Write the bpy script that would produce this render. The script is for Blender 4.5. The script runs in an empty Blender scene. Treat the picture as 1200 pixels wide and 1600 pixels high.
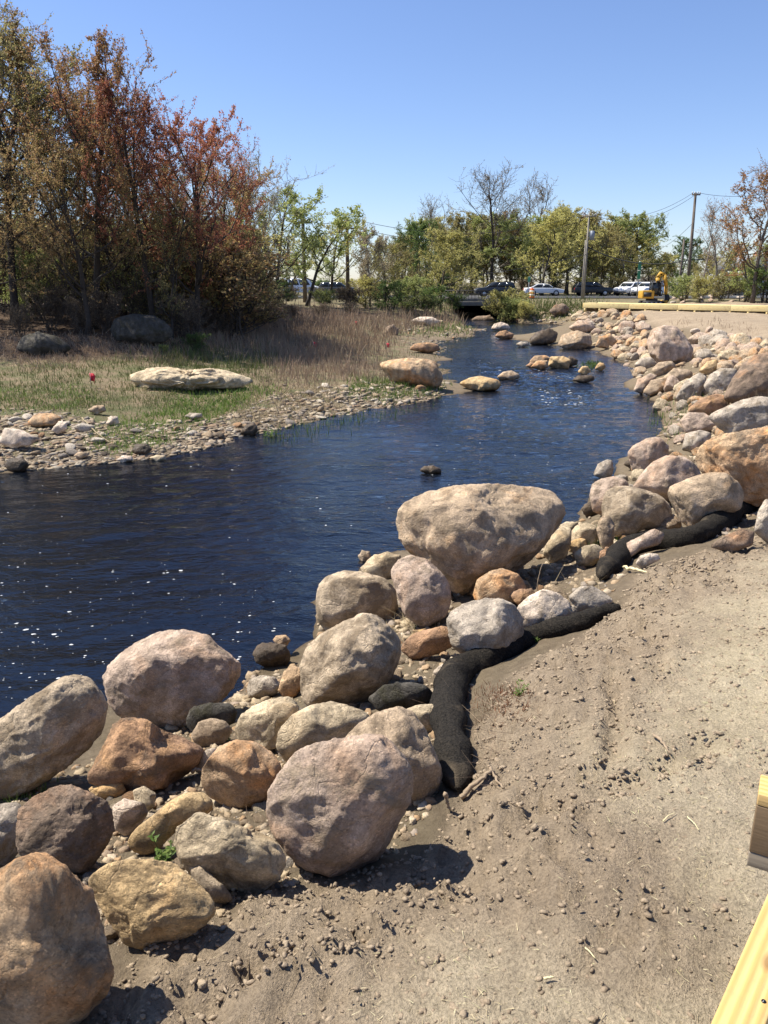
import bpy, bmesh, math, random
import numpy as np
from mathutils import Vector

# ------------------------------------------------------------------ camera, sky, sun, exposure
scene = bpy.context.scene
C = scene.collection
CAM_H = 3.2
FPX = 1200.0
PITCH = math.atan(360.0 / FPX)
SP, CP = math.sin(PITCH), math.cos(PITCH)
cam_data = bpy.data.cameras.new('camera')
cam = bpy.data.objects.new('camera', cam_data)
C.objects.link(cam)
cam.location = (0, 0, CAM_H)
cam.rotation_euler = (math.pi / 2 - PITCH, 0, 0)
cam_data.sensor_fit = 'VERTICAL'
cam_data.sensor_height = 36.0
cam_data.lens = 36.0 * FPX / 1600.0
cam_data.clip_start = 0.05
cam_data.clip_end = 3000
scene.camera = cam

SUN_AZ = math.radians(-73)      # measured from +Y towards +X: the sun stands to the left
SUN_EL = math.radians(56)
world = bpy.data.worlds.new('World')
scene.world = world
world.use_nodes = True
wn = world.node_tree.nodes
wl = world.node_tree.links
sky = wn.new('ShaderNodeTexSky')
sky.sky_type = 'NISHITA'
sky.sun_disc = False
sky.sun_elevation = SUN_EL
sky.sun_rotation = SUN_AZ
sky.air_density = 1.0
sky.dust_density = 0.2
sky.ozone_density = 3.0
tint = wn.new('ShaderNodeMix'); tint.data_type = 'RGBA'; tint.blend_type = 'MULTIPLY'
tint.inputs[0].default_value = 1.0
tint.inputs[7].default_value = (0.98, 1.0, 1.19, 1.0)     # the phone's cool white balance
wl.new(sky.outputs[0], tint.inputs[6])
wl.new(tint.outputs[2], wn['Background'].inputs[0])
wn['Background'].inputs[1].default_value = 0.077

sun_data = bpy.data.lights.new('sun', 'SUN')
sun_data.energy = 5.0
sun_data.angle = math.radians(0.53)
sun_data.color = (1.0, 0.94, 0.83)
sun = bpy.data.objects.new('sun', sun_data)
C.objects.link(sun)
S = Vector((math.sin(SUN_AZ) * math.cos(SUN_EL), math.cos(SUN_AZ) * math.cos(SUN_EL), math.sin(SUN_EL)))
sun.rotation_euler = S.to_track_quat('Z', 'Y').to_euler()
sun.location = (-20, 20, 40)

scene.view_settings.view_transform = 'Standard'
scene.view_settings.look = 'None'
scene.view_settings.exposure = 0.88
scene.view_settings.gamma = 1.0
scene.cycles.max_bounces = 8
scene.cycles.diffuse_bounces = 3
scene.cycles.glossy_bounces = 3
scene.cycles.transmission_bounces = 4
scene.cycles.transparent_max_bounces = 8
scene.cycles.caustics_reflective = False
scene.cycles.caustics_refractive = False
scene.cycles.sample_clamp_indirect = 6.0

# ------------------------------------------------------------------ helpers
rng = np.random.default_rng(7)

def mesh_from(name, V, faces, smooth=True):
    """V (n,3); faces: one (m,k) array or a list of them."""
    if not isinstance(faces, list):
        faces = [faces]
    faces = [np.asarray(f, dtype=np.int32) for f in faces if len(f)]
    V = np.asarray(V, dtype=np.float32)
    me = bpy.data.meshes.new(name)
    me.vertices.add(len(V))
    me.vertices.foreach_set('co', V.ravel())
    loops = np.concatenate([f.ravel() for f in faces])
    counts = np.concatenate([np.full(len(f), f.shape[1], dtype=np.int32) for f in faces])
    starts = np.concatenate([[0], np.cumsum(counts)[:-1]]).astype(np.int32)
    me.loops.add(len(loops))
    me.loops.foreach_set('vertex_index', loops)
    me.polygons.add(len(counts))
    me.polygons.foreach_set('loop_start', starts)
    me.polygons.foreach_set('loop_total', counts)
    if smooth:
        me.polygons.foreach_set('use_smooth', np.ones(len(counts), dtype=bool))
    me.update(calc_edges=True)
    return me

def link(name, me, mat=None, parent=None, loc=None):
    o = bpy.data.objects.new(name, me)
    C.objects.link(o)
    if mat is not None and me is not None and len(me.materials) == 0:
        me.materials.append(mat)
    elif mat is not None:
        o.material_slots[0].link = 'OBJECT'
        o.material_slots[0].material = mat
    if parent is not None:
        o.parent = parent
    if loc is not None:
        o.location = loc
    return o

def tag(o, label=None, cat=None, group=None, kind=None):
    if label: o['label'] = label
    if cat: o['category'] = cat
    if group: o['group'] = group
    if kind: o['kind'] = kind
    return o

def empty(name, loc, label, cat, group=None, rz=0.0):
    o = bpy.data.objects.new(name, None)
    C.objects.link(o)
    o.location = loc
    o.rotation_euler = (0, 0, rz)
    o.empty_display_size = 0.2
    return tag(o, label, cat, group)

class MB:
    """collects boxes, tubes and polygons into one mesh"""
    def __init__(self):
        self.v, self.f, self.n = [], {}, 0
    def add(self, V, F):
        V = np.asarray(V, float).reshape(-1, 3)
        for f in (F if isinstance(F, list) else [F]):
            f = np.asarray(f)
            self.f.setdefault(f.shape[1], []).append(f + self.n)
        self.v.append(V); self.n += len(V)
        return self
    def box(self, c, s, rz=0.0, bev=0.0):
        x, y, z = np.array(s) / 2.0
        if bev > 0:
            bm = bmesh.new()
            bmesh.ops.create_cube(bm, size=1.0)
            for v in bm.verts: v.co = (v.co.x * s[0], v.co.y * s[1], v.co.z * s[2])
            bmesh.ops.bevel(bm, geom=bm.edges[:], offset=bev, segments=2, affect='EDGES', profile=0.6)
            bm.verts.index_update()
            V = np.array([v.co[:] for v in bm.verts])
            fs = {}
            for f in bm.faces: fs.setdefault(len(f.verts), []).append([v.index for v in f.verts])
            F = [np.array(a) for a in fs.values()]
            bm.free()
        else:
            V = np.array([[-x,-y,-z],[x,-y,-z],[x,y,-z],[-x,y,-z],[-x,-y,z],[x,-y,z],[x,y,z],[-x,y,z]])
            F = np.array([[0,3,2,1],[4,5,6,7],[0,1,5,4],[1,2,6,5],[2,3,7,6],[3,0,4,7]])
        c_, s_ = math.cos(rz), math.sin(rz)
        R = np.array([[c_,-s_,0],[s_,c_,0],[0,0,1]])
        return self.add(V @ R.T + np.array(c), F)
    def tube(self, pts, rad, sides=8, cap=True):
        V, F = tube(pts, rad, sides, cap)
        return self.add(V, F)
    def prism(self, poly, y0, y1, axis='y'):
        """poly: list of (a,b) in xz, extruded along y"""
        n = len(poly)
        P = np.array(poly, float)
        A = np.zeros((n, 3)); B = np.zeros((n, 3))
        A[:, 0] = P[:, 0]; A[:, 2] = P[:, 1]; A[:, 1] = y0
        B[:, 0] = P[:, 0]; B[:, 2] = P[:, 1]; B[:, 1] = y1
        q = np.array([[i, (i+1) % n, n + (i+1) % n, n + i] for i in range(n)])
        return self.add(np.vstack([A, B]), [q, np.arange(n)[::-1][None, :], (np.arange(n) + n)[None, :]])
    def build(self, name, mat, parent=None, smooth=False, loc=None):
        me = mesh_from(name, np.vstack(self.v), [np.vstack(a) for a in self.f.values()], smooth)
        return link(name, me, mat, parent, loc)

def tube(pts, rad, sides=6, cap=True):
    P = np.asarray(pts, float)
    n = len(P)
    r = np.broadcast_to(np.asarray(rad, float), (n,))
    T = np.gradient(P, axis=0)
    T /= np.linalg.norm(T, axis=1, keepdims=True) + 1e-9
    ref = np.array([0.31, 0.17, 0.93]) if abs(T[:, 2]).mean() < 0.8 else np.array([0.95, 0.2, 0.1])
    A = np.cross(T, ref); A /= np.linalg.norm(A, axis=1, keepdims=True) + 1e-9
    B = np.cross(T, A)
    th = np.linspace(0, 2 * math.pi, sides, endpoint=False)
    V = P[:, None, :] + r[:, None, None] * (np.cos(th)[None, :, None] * A[:, None, :] + np.sin(th)[None, :, None] * B[:, None, :])
    V = V.reshape(-1, 3)
    i = np.arange(n - 1)[:, None] * sides
    j = np.arange(sides)[None, :]
    jn = (j + 1) % sides
    q = np.stack([i + j, i + jn, i + sides + jn, i + sides + j], -1).reshape(-1, 4)
    F = [q]
    if cap and sides > 2:
        F.append(np.arange(sides)[::-1][None, :])
        F.append((np.arange(sides) + (n - 1) * sides)[None, :])
    return V, F

# vectorised gradient noise
_pr = np.random.default_rng(11)
_perm = np.concatenate([_pr.permutation(256)] * 3)
_grad = _pr.normal(size=(256, 3)); _grad /= np.linalg.norm(_grad, axis=1, keepdims=True)
def perlin(P, seed=0):
    P = np.asarray(P, float) + np.array([seed * 17.13, seed * 5.71, seed * 29.3])
    I = np.floor(P).astype(np.int64)
    f = P - I
    I &= 255
    u = f * f * f * (f * (f * 6 - 15) + 10)
    out = 0.0
    for dx in (0, 1):
        for dy in (0, 1):
            for dz in (0, 1):
                h = _perm[_perm[_perm[(I[:, 0] + dx) & 255] + ((I[:, 1] + dy) & 255)] + ((I[:, 2] + dz) & 255)]
                g = _grad[h]
                d = g[:, 0] * (f[:, 0] - dx) + g[:, 1] * (f[:, 1] - dy) + g[:, 2] * (f[:, 2] - dz)
                w = (u[:, 0] if dx else 1 - u[:, 0]) * (u[:, 1] if dy else 1 - u[:, 1]) * (u[:, 2] if dz else 1 - u[:, 2])
                out = out + d * w
    return out * 1.6
def fbm(P, octv=4, seed=0, gain=0.5, lac=2.03):
    a, s, t = 1.0, 0.0, np.asarray(P, float)
    for k in range(octv):
        s = s + a * perlin(t, seed + k * 3)
        t = t * lac; a *= gain
    return s
def sstep(a, b, x):
    t = np.clip((np.asarray(x, float) - a) / (b - a), 0, 1)
    return t * t * (3 - 2 * t)
def xy0(x, y, k=0.0):
    x = np.asarray(x, float).ravel(); y = np.asarray(y, float).ravel()
    return np.stack([x, y, np.full_like(x, k)], 1)

# pixel of the photograph -> ray, and ray -> world
def ray(px, py):
    u = (px - 600.0) / FPX; v = (py - 800.0) / FPX
    return np.array([u, CP - v * SP, -SP - v * CP])
def at_z(px, py, z):
    d = ray(px, py)
    return np.array([0, 0, CAM_H]) + d * ((z - CAM_H) / d[2])
def at_y(px, py, Y):
    d = ray(px, py)
    return np.array([0, 0, CAM_H]) + d * (Y / d[1])

# ------------------------------------------------------------------ the lie of the land
CTRL = []
def cp(z, *pix):
    for (a, b) in pix: CTRL.append(at_z(a, b, z))
def cw(*pts):
    for p in pts: CTRL.append(np.array(p, float))
# left shore
cp(0.0, (-80,745),(0,738),(120,728),(250,715),(330,700),(430,672),(500,655),(590,640),(690,620),(752,606),(712,598),(700,580),(695,560),(690,545),(702,530),(740,521),(765,515),(792,507))
# river bed
cp(-0.38, (0,820),(200,800),(320,765),(450,722),(600,690),(750,650),(850,625),(0,900),(200,900),(0,1040),(300,950),(430,960),(470,900),(500,800),(700,710),(850,740),(900,700),(950,650),(900,600))
cp(-0.28, (800,565),(770,545),(820,525),(830,512),(880,562),(930,580))
# right shore
cp(0.0, (868,506),(882,541),(935,548),(962,562),(987,592),(1002,615),(1030,640),(1045,668),(1012,692),(975,716),(945,756),(915,792),(885,826),(600,868),(560,888),(492,938),(490,988),(455,1035),(400,1052),(375,1088),(300,1105),(170,1088),(60,1105),(0,1135),(-80,1175))
# stony bank
cp(0.5, (780,935),(645,1015),(760,1010),(250,1200),(900,880),(880,850))
cp(0.6, (540,1120),(400,1180),(100,1255),(640,1070),(960,832))
cp(0.25, (700,880),(620,930),(470,1080),(340,1130))
cp(0.85, (200,1335),(350,1335),(640,1180),(80,1340))
# edge of the dirt
cp(1.12, (20,1620),(170,1580),(250,1475),(330,1440),(430,1385))
cp(1.06, (560,1372),(680,1332),(740,1240),(790,1140))
cp(1.0, (845,1050),(960,960),(1010,890),(1100,862))
cp(1.05, (1200,832),(1300,800))
cp(1.24, (600,1600),(900,1300),(1000,1100),(700,1450),(1100,980))
cp(1.32, (900,1600),(1150,1600),(1200,1300),(1200,1000))
cw((2,0,1.33),(-1.5,0,1.15),(4,3,1.35),(3,-2,1.3),(-3,-1,1.0),(6,8,1.35),(9,12,1.4),(0,-2,1.28))
# rock slope upstream on the right
cp(0.35, (1050,722),(1000,760)); cp(0.6, (1110,785),(1075,575)); cp(0.9, (1200,765),(1150,602)); cp(1.0, (1200,665))
cp(0.5, (1100,642),(1040,575),(1010,540),(900,504)); cp(1.15, (1205,560)); cp(0.75, (1060,535)); cp(0.95, (940,494)); cp(0.6, (960,520))
cp(1.3, (1200,526),(1080,512)); cp(1.42, (1200,500),(1060,496),(960,489)); cw((30,38,1.5),(22,48,1.5),(17,52,1.4))
# left bank
cp(0.22, (300,652),(100,682),(0,692)); cp(0.3, (500,602),(400,622),(600,600)); cp(0.42, (150,622),(0,625),(600,520)); cp(0.5, (450,560),(650,500)); cp(0.6, (300,562))
cp(0.8, (0,560),(450,520)); cp(0.75, (200,560)); cp(1.25, (0,527),(200,527)); cp(1.0, (350,520)); cp(0.25, (700,503))
cw((-16,33,1.7),(-10,37,1.6),(-6,42,1.3),(-2,52,1.0),(-26,36,2.0),(-20,52,2.0),(-5,66,1.5),(2,66,1.2),(-32,16,1.1),(-12.5,13.2,0),(-14,9,-0.35),(-9,5,-0.3))
cw((-5,4.4,0),(-8,2.5,0),(-4,2,0.75),(-6,-1,0.85),(20,62,1.55),(38,45,1.5),(12.5,66,1.2),(17,68,1.5),(-40,62,2.0),(9,66,-0.3),(8.6,60,-0.3),(45,70,1.7),(-45,72,1.8),(5.8,66,0.7))
CTRL = np.array(CTRL)
def _warp(x, y):
    yy = np.asarray(y, float) + 5.0
    yy = np.maximum(yy, 0.6)
    return np.stack([np.asarray(x, float) / yy * 1.1, np.log(yy)], -1)
_W = _warp(CTRL[:, 0], CTRL[:, 1])
def _phi(r2): return np.sqrt(r2 + 0.0006)
_d2 = ((_W[:, None, :] - _W[None, :, :]) ** 2).sum(-1)
_n = len(CTRL)
_A = np.zeros((_n + 3, _n + 3))
_A[:_n, :_n] = _phi(_d2) - np.eye(_n) * 0.004
_A[:_n, _n:] = np.hstack([np.ones((_n, 1)), _W]); _A[_n:, :_n] = _A[:_n, _n:].T
_coef = np.linalg.solve(_A, np.concatenate([CTRL[:, 2], np.zeros(3)]))
CULV = 8.7            # the stream passes under the road here
ROAD_Z = 1.5
def _tps(w):
    out = np.empty(len(w))
    for s in range(0, len(w), 20000):
        d2 = ((w[s:s+20000, None, :] - _W[None, :, :]) ** 2).sum(-1)
        out[s:s+20000] = _phi(d2) @ _coef[:_n] + _coef[_n] + w[s:s+20000] @ _coef[_n+1:]
    return out
_NS, _NQ, _S0, _S1, _Q0, _Q1 = 560, 640, -1.7, 1.7, math.log(0.6), math.log(120.0)
_sg, _qg = np.meshgrid(np.linspace(_S0, _S1, _NS), np.linspace(_Q0, _Q1, _NQ))
_TAB = _tps(np.stack([_sg.ravel(), _qg.ravel()], 1)).reshape(_NQ, _NS)
def H(x, y):
    """height of the ground, from a table of the smooth surface through the control points"""
    x = np.asarray(x, float); y = np.asarray(y, float)
    sh = x.shape; x = x.ravel(); y = y.ravel()
    w = _warp(x, y)
    a = np.clip((w[:, 0] - _S0) / (_S1 - _S0) * (_NS - 1), 0, _NS - 1.001); b = np.clip((w[:, 1] - _Q0) / (_Q1 - _Q0) * (_NQ - 1), 0, _NQ - 1.001)
    i = a.astype(int); j = b.astype(int); a -= i; b -= j
    out = (_TAB[j, i] * (1 - a) + _TAB[j, i+1] * a) * (1 - b) + (_TAB[j+1, i] * (1 - a) + _TAB[j+1, i+1] * a) * b
    out = np.clip(out, -0.6, 2.4)
    far = sstep(66.0, 72.0, y)
    flat = ROAD_Z - 0.06 + 0.35 * sstep(105, 220, y)
    out = out * (1 - far) + flat * far
    notch = (1 - sstep(2.0, 2.7, np.abs(x - CULV))) * sstep(58, 62, y) * (1 - sstep(108, 112, y))
    out = out * (1 - notch) + (-0.3) * notch
    return out.reshape(sh)
def h1(x, y): return float(H(np.array([x]), np.array([y]))[0])
_ts = np.concatenate([np.linspace(0.6, 12, 150), np.geomspace(12.08, 140, 170)])
def hits(px, py, dz=0.0):
    """where the rays through these pixels meet the ground"""
    px = np.asarray(px, float).ravel(); py = np.asarray(py, float).ravel()
    out = np.empty((len(px), 3))
    for s in range(0, len(px), 2000):
        u = (px[s:s+2000] - 600.0) / FPX; v = (py[s:s+2000] - 800.0) / FPX
        D = np.stack([u, CP - v * SP, -SP - v * CP], 1)
        Z = CAM_H + D[:, 2:3] * _ts[None]
        g = H(D[:, 0:1] * _ts[None], D[:, 1:2] * _ts[None]) + dz
        below = Z < g
        k = np.where(below.any(1), np.argmax(below, 1), len(_ts) - 1); k = np.maximum(k, 1)
        ii = np.arange(len(k)); a = Z[ii, k-1] - g[ii, k-1]; b = Z[ii, k] - g[ii, k]
        f = np.clip(a / np.where(np.abs(a - b) < 1e-9, 1e-9, a - b), 0, 1)
        t = _ts[k-1] + (_ts[k] - _ts[k-1]) * f
        out[s:s+2000] = D * t[:, None] + np.array([0, 0, CAM_H])
    return out
def hit(px, py, dz=0.0): return hits([px], [py], dz)[0]

def in_poly(x, y, poly):
    x = np.asarray(x, float); y = np.asarray(y, float)
    ins = np.zeros(x.shape, bool)
    n = len(poly)
    for i in range(n):
        x0, y0 = poly[i]; x1, y1 = poly[(i + 1) % n]
        c = ((y0 > y) != (y1 > y)) & (x < (x1 - x0) * (y - y0) / (y1 - y0 + 1e-12) + x0)
        ins ^= c
    return ins
def poly_sd(x, y, poly):
    x = np.asarray(x, float).ravel(); y = np.asarray(y, float).ravel()
    best = np.full(len(x), 1e9)
    n = len(poly)
    for i in range(n):
        a = np.array(poly[i]); b = np.array(poly[(i + 1) % n]); e = b - a
        t = np.clip(((x - a[0]) * e[0] + (y - a[1]) * e[1]) / (e @ e + 1e-12), 0, 1)
        best = np.minimum(best, np.hypot(x - a[0] - t * e[0], y - a[1] - t * e[1]))
    return np.where(in_poly(x, y, poly), best, -best)
DIRT_NEAR = [tuple(hit(a, b)[:2]) for (a, b) in [(170,1590),(250,1480),(330,1442),(430,1384),(560,1368),(680,1332),(740,1238),(758,1140),(800,1058),(960,962),(1010,892),(1100,862),(1200,834),(1300,800)]] + [(8, 9), (9, -6), (-1.3, -6), (-0.9, 1.0)]
DIRT_FAR = [tuple(hit(a, b)[:2]) for (a, b) in [(940,493),(1010,505),(1090,514),(1200,530),(1300,555)]] + [(30, 26), (46, 40), (46, 60), (17, 60)]

# ------------------------------------------------------------------ materials
def mat_new(name):
    m = bpy.data.materials.new(name)
    m.use_nodes = True
    nt = m.node_tree
    return m, nt, nt.nodes, nt.links, nt.nodes['Principled BSDF']
def nd(nt, typ, **kw):
    n = nt.nodes.new(typ)
    for k, v in kw.items():
        if k.startswith('i_'):
            key = k[2:]
            n.inputs[int(key) if key.isdigit() else key].default_value = v
        else:
            setattr(n, k, v)
    return n
def noise(nt, vec, scale, detail=4.0, rough=0.55, dist=0.0):
    n = nd(nt, 'ShaderNodeTexNoise', i_Scale=scale, i_Detail=detail, i_Roughness=rough, i_Distortion=dist)
    nt.links.new(vec, n.inputs['Vector'])
    return n.outputs['Fac']
def ramp(nt, fac, stops):
    r = nt.nodes.new('ShaderNodeValToRGB')
    e = r.color_ramp.elements
    while len(e) < len(stops): e.new(0.5)
    for k, (p, c) in enumerate(stops):
        e[k].position = p
        e[k].color = c if len(c) == 4 else (*c, 1.0)
    nt.links.new(fac, r.inputs[0])
    return r.outputs[0]
def gray(v): return (v, v, v)
def mix(nt, fac, a, b, blend='MIX'):
    m = nt.nodes.new('ShaderNodeMix'); m.data_type = 'RGBA'; m.blend_type = blend
    for sock, val in ((m.inputs[0], fac), (m.inputs[6], a), (m.inputs[7], b)):
        if isinstance(val, (int, float)): sock.default_value = val
        elif isinstance(val, tuple): sock.default_value = val if len(val) == 4 else (*val, 1.0)
        else: nt.links.new(val, sock)
    return m.outputs[2]
def math_n(nt, op, a, b=None, clamp=False):
    m = nt.nodes.new('ShaderNodeMath'); m.operation = op; m.use_clamp = clamp
    for k, val in enumerate((a, b)):
        if val is None: continue
        if isinstance(val, (int, float)): m.inputs[k].default_value = val
        else: nt.links.new(val, m.inputs[k])
    return m.outputs[0]
def bump(nt, height, dist=0.01, strength=1.0, normal=None):
    b = nd(nt, 'ShaderNodeBump', i_Strength=strength, i_Distance=dist)
    nt.links.new(height, b.inputs['Height'])
    if normal is not None: nt.links.new(normal, b.inputs['Normal'])
    return b.outputs[0]
def obj_coords(nt, offset=True):
    tc = nt.nodes.new('ShaderNodeTexCoord')
    if not offset: return tc.outputs['Object']
    oi = nt.nodes.new('ShaderNodeObjectInfo')
    v = nt.nodes.new('ShaderNodeVectorMath'); v.operation = 'MULTIPLY_ADD'
    cx = nt.nodes.new('ShaderNodeCombineXYZ')
    for k, q in enumerate((91.0, 47.0, 23.0)):
        nt.links.new(math_n(nt, 'MULTIPLY', oi.outputs['Random'], q), cx.inputs[k])
    nt.links.new(tc.outputs['Object'], v.inputs[0]); v.inputs[1].default_value = (1, 1, 1)
    nt.links.new(cx.outputs[0], v.inputs[2])
    return v.outputs[0]

def rock_mat(name, a, b, stain=None, stain_amt=0.4, dirt=0.35, dirt_col=(0.20, 0.155, 0.11), pale=0.25, fs=1.0, rough=0.9):
    """a/b two stone tints, a rusty stain, crusts of dried soil, pale scars and mineral grain"""
    m, nt, N, L, P = mat_new(name)
    v = obj_coords(nt)
    col = mix(nt, ramp(nt, noise(nt, v, 2.6 * fs, 6, 0.6, 0.4), [(0.3, gray(0)), (0.7, gray(1))]), a, b)
    if stain:
        f = ramp(nt, noise(nt, v, 1.9 * fs, 5, 0.62, 0.8), [(0.62 - stain_amt * 0.3, gray(0)), (0.78 - stain_amt * 0.25, gray(1))])
        col = mix(nt, math_n(nt, 'MULTIPLY', f, 0.8), col, stain)
    bnd = nd(nt, 'ShaderNodeTexWave', i_Scale=1.3 * fs, i_Distortion=7.0, i_Detail=5.0); bnd.inputs['Detail Scale'].default_value = 1.6
    L.new(v, bnd.inputs['Vector'])
    col = mix(nt, 0.45, col, ramp(nt, bnd.outputs['Fac'], [(0.1, gray(0.72)), (0.6, gray(1.05)), (0.95, gray(1.25))]), 'MULTIPLY')
    mot = noise(nt, v, 11 * fs, 8, 0.72)
    col = mix(nt, 1.0, col, ramp(nt, mot, [(0.22, gray(0.45)), (0.5, gray(1.0)), (0.78, gray(1.4))]), 'MULTIPLY')
    grain = nd(nt, 'ShaderNodeTexVoronoi', i_Scale=150.0 * fs)
    L.new(v, grain.inputs['Vector'])
    gsep = nt.nodes.new('ShaderNodeSeparateColor'); L.new(grain.outputs['Color'], gsep.inputs[0])
    col = mix(nt, 0.55, col, ramp(nt, gsep.outputs[0], [(0.0, gray(0.45)), (0.25, gray(0.9)), (0.8, gray(1.0)), (1.0, gray(1.5))]), 'MULTIPLY')
    sc = ramp(nt, noise(nt, v, 4.5 * fs, 9, 0.75, 1.2), [(0.66, gray(0)), (0.74, gray(1))])
    col = mix(nt, math_n(nt, 'MULTIPLY', sc, pale), col, (0.62, 0.56, 0.47))
    dn = noise(nt, v, 5.0 * fs, 9, 0.7, 0.5)
    dm = ramp(nt, dn, [(0.60 - dirt * 0.22, gray(0)), (0.70 - dirt * 0.2, gray(1))])
    dm = math_n(nt, 'MULTIPLY', dm, 0.85)
    col = mix(nt, dm, col, dirt_col)
    ln = ramp(nt, noise(nt, v, 3.1 * fs, 7, 0.7, 2.2), [(0.478, gray(1)), (0.492, gray(0.45)), (0.508, gray(0.45)), (0.522, gray(1))])
    col = mix(nt, 0.28, col, ln, 'MULTIPLY')
    L.new(col, P.inputs['Base Color'])
    P.inputs['Roughness'].default_value = rough
    P.inputs['Specular IOR Level'].default_value = 0.25
    h = math_n(nt, 'ADD', math_n(nt, 'MULTIPLY', noise(nt, v, 7 * fs, 12, 0.66), 0.75), math_n(nt, 'MULTIPLY', noise(nt, v, 45 * fs, 9, 0.75), 0.42))
    pv = nd(nt, 'ShaderNodeTexVoronoi', i_Scale=34.0 * fs); L.new(v, pv.inputs['Vector'])
    h = math_n(nt, 'ADD', h, math_n(nt, 'MULTIPLY', ramp(nt, pv.outputs['Distance'], [(0.0, gray(0)), (0.35, gray(1))]), math_n(nt, 'MULTIPLY', mot, 0.03)))
    h = math_n(nt, 'ADD', h, math_n(nt, 'MULTIPLY', dm, 0.25))
    crack = nd(nt, 'ShaderNodeTexVoronoi', feature='DISTANCE_TO_EDGE', i_Scale=2.2 * fs)
    wv = nt.nodes.new('ShaderNodeVectorMath'); wv.operation = 'MULTIPLY_ADD'
    nz = nd(nt, 'ShaderNodeTexNoise', i_Scale=4.0 * fs, i_Detail=6.0)
    L.new(v, nz.inputs['Vector']); L.new(nz.outputs['Color'], wv.inputs[0]); wv.inputs[1].default_value = (0.5, 0.5, 0.5); L.new(v, wv.inputs[2])
    L.new(wv.outputs[0], crack.inputs['Vector'])
    ck = ramp(nt, crack.outputs['Distance'], [(0.0, gray(0)), (0.018, gray(1))])
    h = math_n(nt, 'ADD', h, math_n(nt, 'MULTIPLY', ck, 0.12))
    L.new(bump(nt, h, 0.035 / fs, 1.0), P.inputs['Normal'])
    return m
RM = {
 'pink':   rock_mat('rock_pinkish', (0.52,0.395,0.30), (0.41,0.31,0.235), (0.46,0.28,0.165), 0.35, 0.3, (0.30,0.23,0.155)),
 'tan':    rock_mat('rock_tan', (0.51,0.385,0.26), (0.39,0.29,0.195), (0.47,0.27,0.12), 0.3, 0.4, (0.27,0.205,0.135)),
 'dirty':  rock_mat('rock_soil_crusted', (0.52,0.41,0.285), (0.41,0.32,0.22), None, 0, 0.55, (0.26,0.195,0.125), pale=0.5),
 'orange': rock_mat('rock_rusty_orange', (0.54,0.37,0.215), (0.44,0.31,0.20), (0.50,0.235,0.085), 0.55, 0.3, (0.26,0.195,0.13)),
 'yellow': rock_mat('rock_yellow_sandstone', (0.58,0.42,0.23), (0.50,0.345,0.175), (0.52,0.29,0.11), 0.45, 0.2, (0.30,0.215,0.13), pale=0.4),
 'cream':  rock_mat('rock_cream', (0.60,0.485,0.325), (0.47,0.37,0.24), (0.45,0.30,0.155), 0.25, 0.35, (0.26,0.205,0.135), pale=0.6),
 'white':  rock_mat('rock_whitish', (0.68,0.575,0.45), (0.58,0.45,0.345), None, 0, 0.25, pale=0.7),
 'grey':   rock_mat('rock_grey', (0.50,0.42,0.33), (0.38,0.32,0.25), None, 0, 0.35, (0.26,0.20,0.135), pale=0.5),
 'dark':   rock_mat('rock_dark_brown', (0.27,0.195,0.14), (0.19,0.14,0.10), (0.40,0.21,0.10), 0.25, 0.3, (0.15,0.11,0.075)),
 'rust':   rock_mat('rock_reddish_brown', (0.41,0.245,0.14), (0.30,0.185,0.115), (0.52,0.30,0.13), 0.45, 0.3),
 'wet':    rock_mat('rock_wet_brown', (0.13,0.09,0.055), (0.07,0.052,0.035), None, 0, 0.1, rough=0.45),
 'shadow': rock_mat('rock_shade_darkened_grey', (0.095,0.085,0.07), (0.05,0.045,0.038), None, 0, 0.45, (0.05,0.045,0.025), pale=0.25),  # grey rock with its colour darkened to stand for shade
}
COB = {k: rock_mat('cobble_' + k, a, b, None, 0, 0.2, pale=0.3, fs=1.2) for k, a, b in [
 ('tan', (0.40,0.30,0.19), (0.30,0.22,0.145)), ('cream', (0.54,0.45,0.31), (0.44,0.35,0.24)), ('grey', (0.33,0.28,0.23), (0.24,0.205,0.17)),
 ('rust', (0.40,0.235,0.12), (0.29,0.175,0.10)), ('dark', (0.16,0.12,0.085), (0.10,0.08,0.06)), ('white', (0.60,0.53,0.43), (0.50,0.42,0.33))]}

def plain(name, col, rough=0.6, metal=0.0, spec=0.5, vary=0.12, scale=6.0, bmp=0.0):
    m, nt, N, L, P = mat_new(name)
    v = obj_coords(nt)
    n = noise(nt, v, scale, 6, 0.6)
    c = mix(nt, 1.0, col, ramp(nt, n, [(0.25, gray(1 - vary)), (0.75, gray(1 + vary))]), 'MULTIPLY')
    L.new(c, P.inputs['Base Color'])
    P.inputs['Roughness'].default_value = rough
    P.inputs['Metallic'].default_value = metal
    P.inputs['Specular IOR Level'].default_value = spec
    if bmp: L.new(bump(nt, noise(nt, v, scale * 4, 6, 0.65), bmp), P.inputs['Normal'])
    return m

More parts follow.
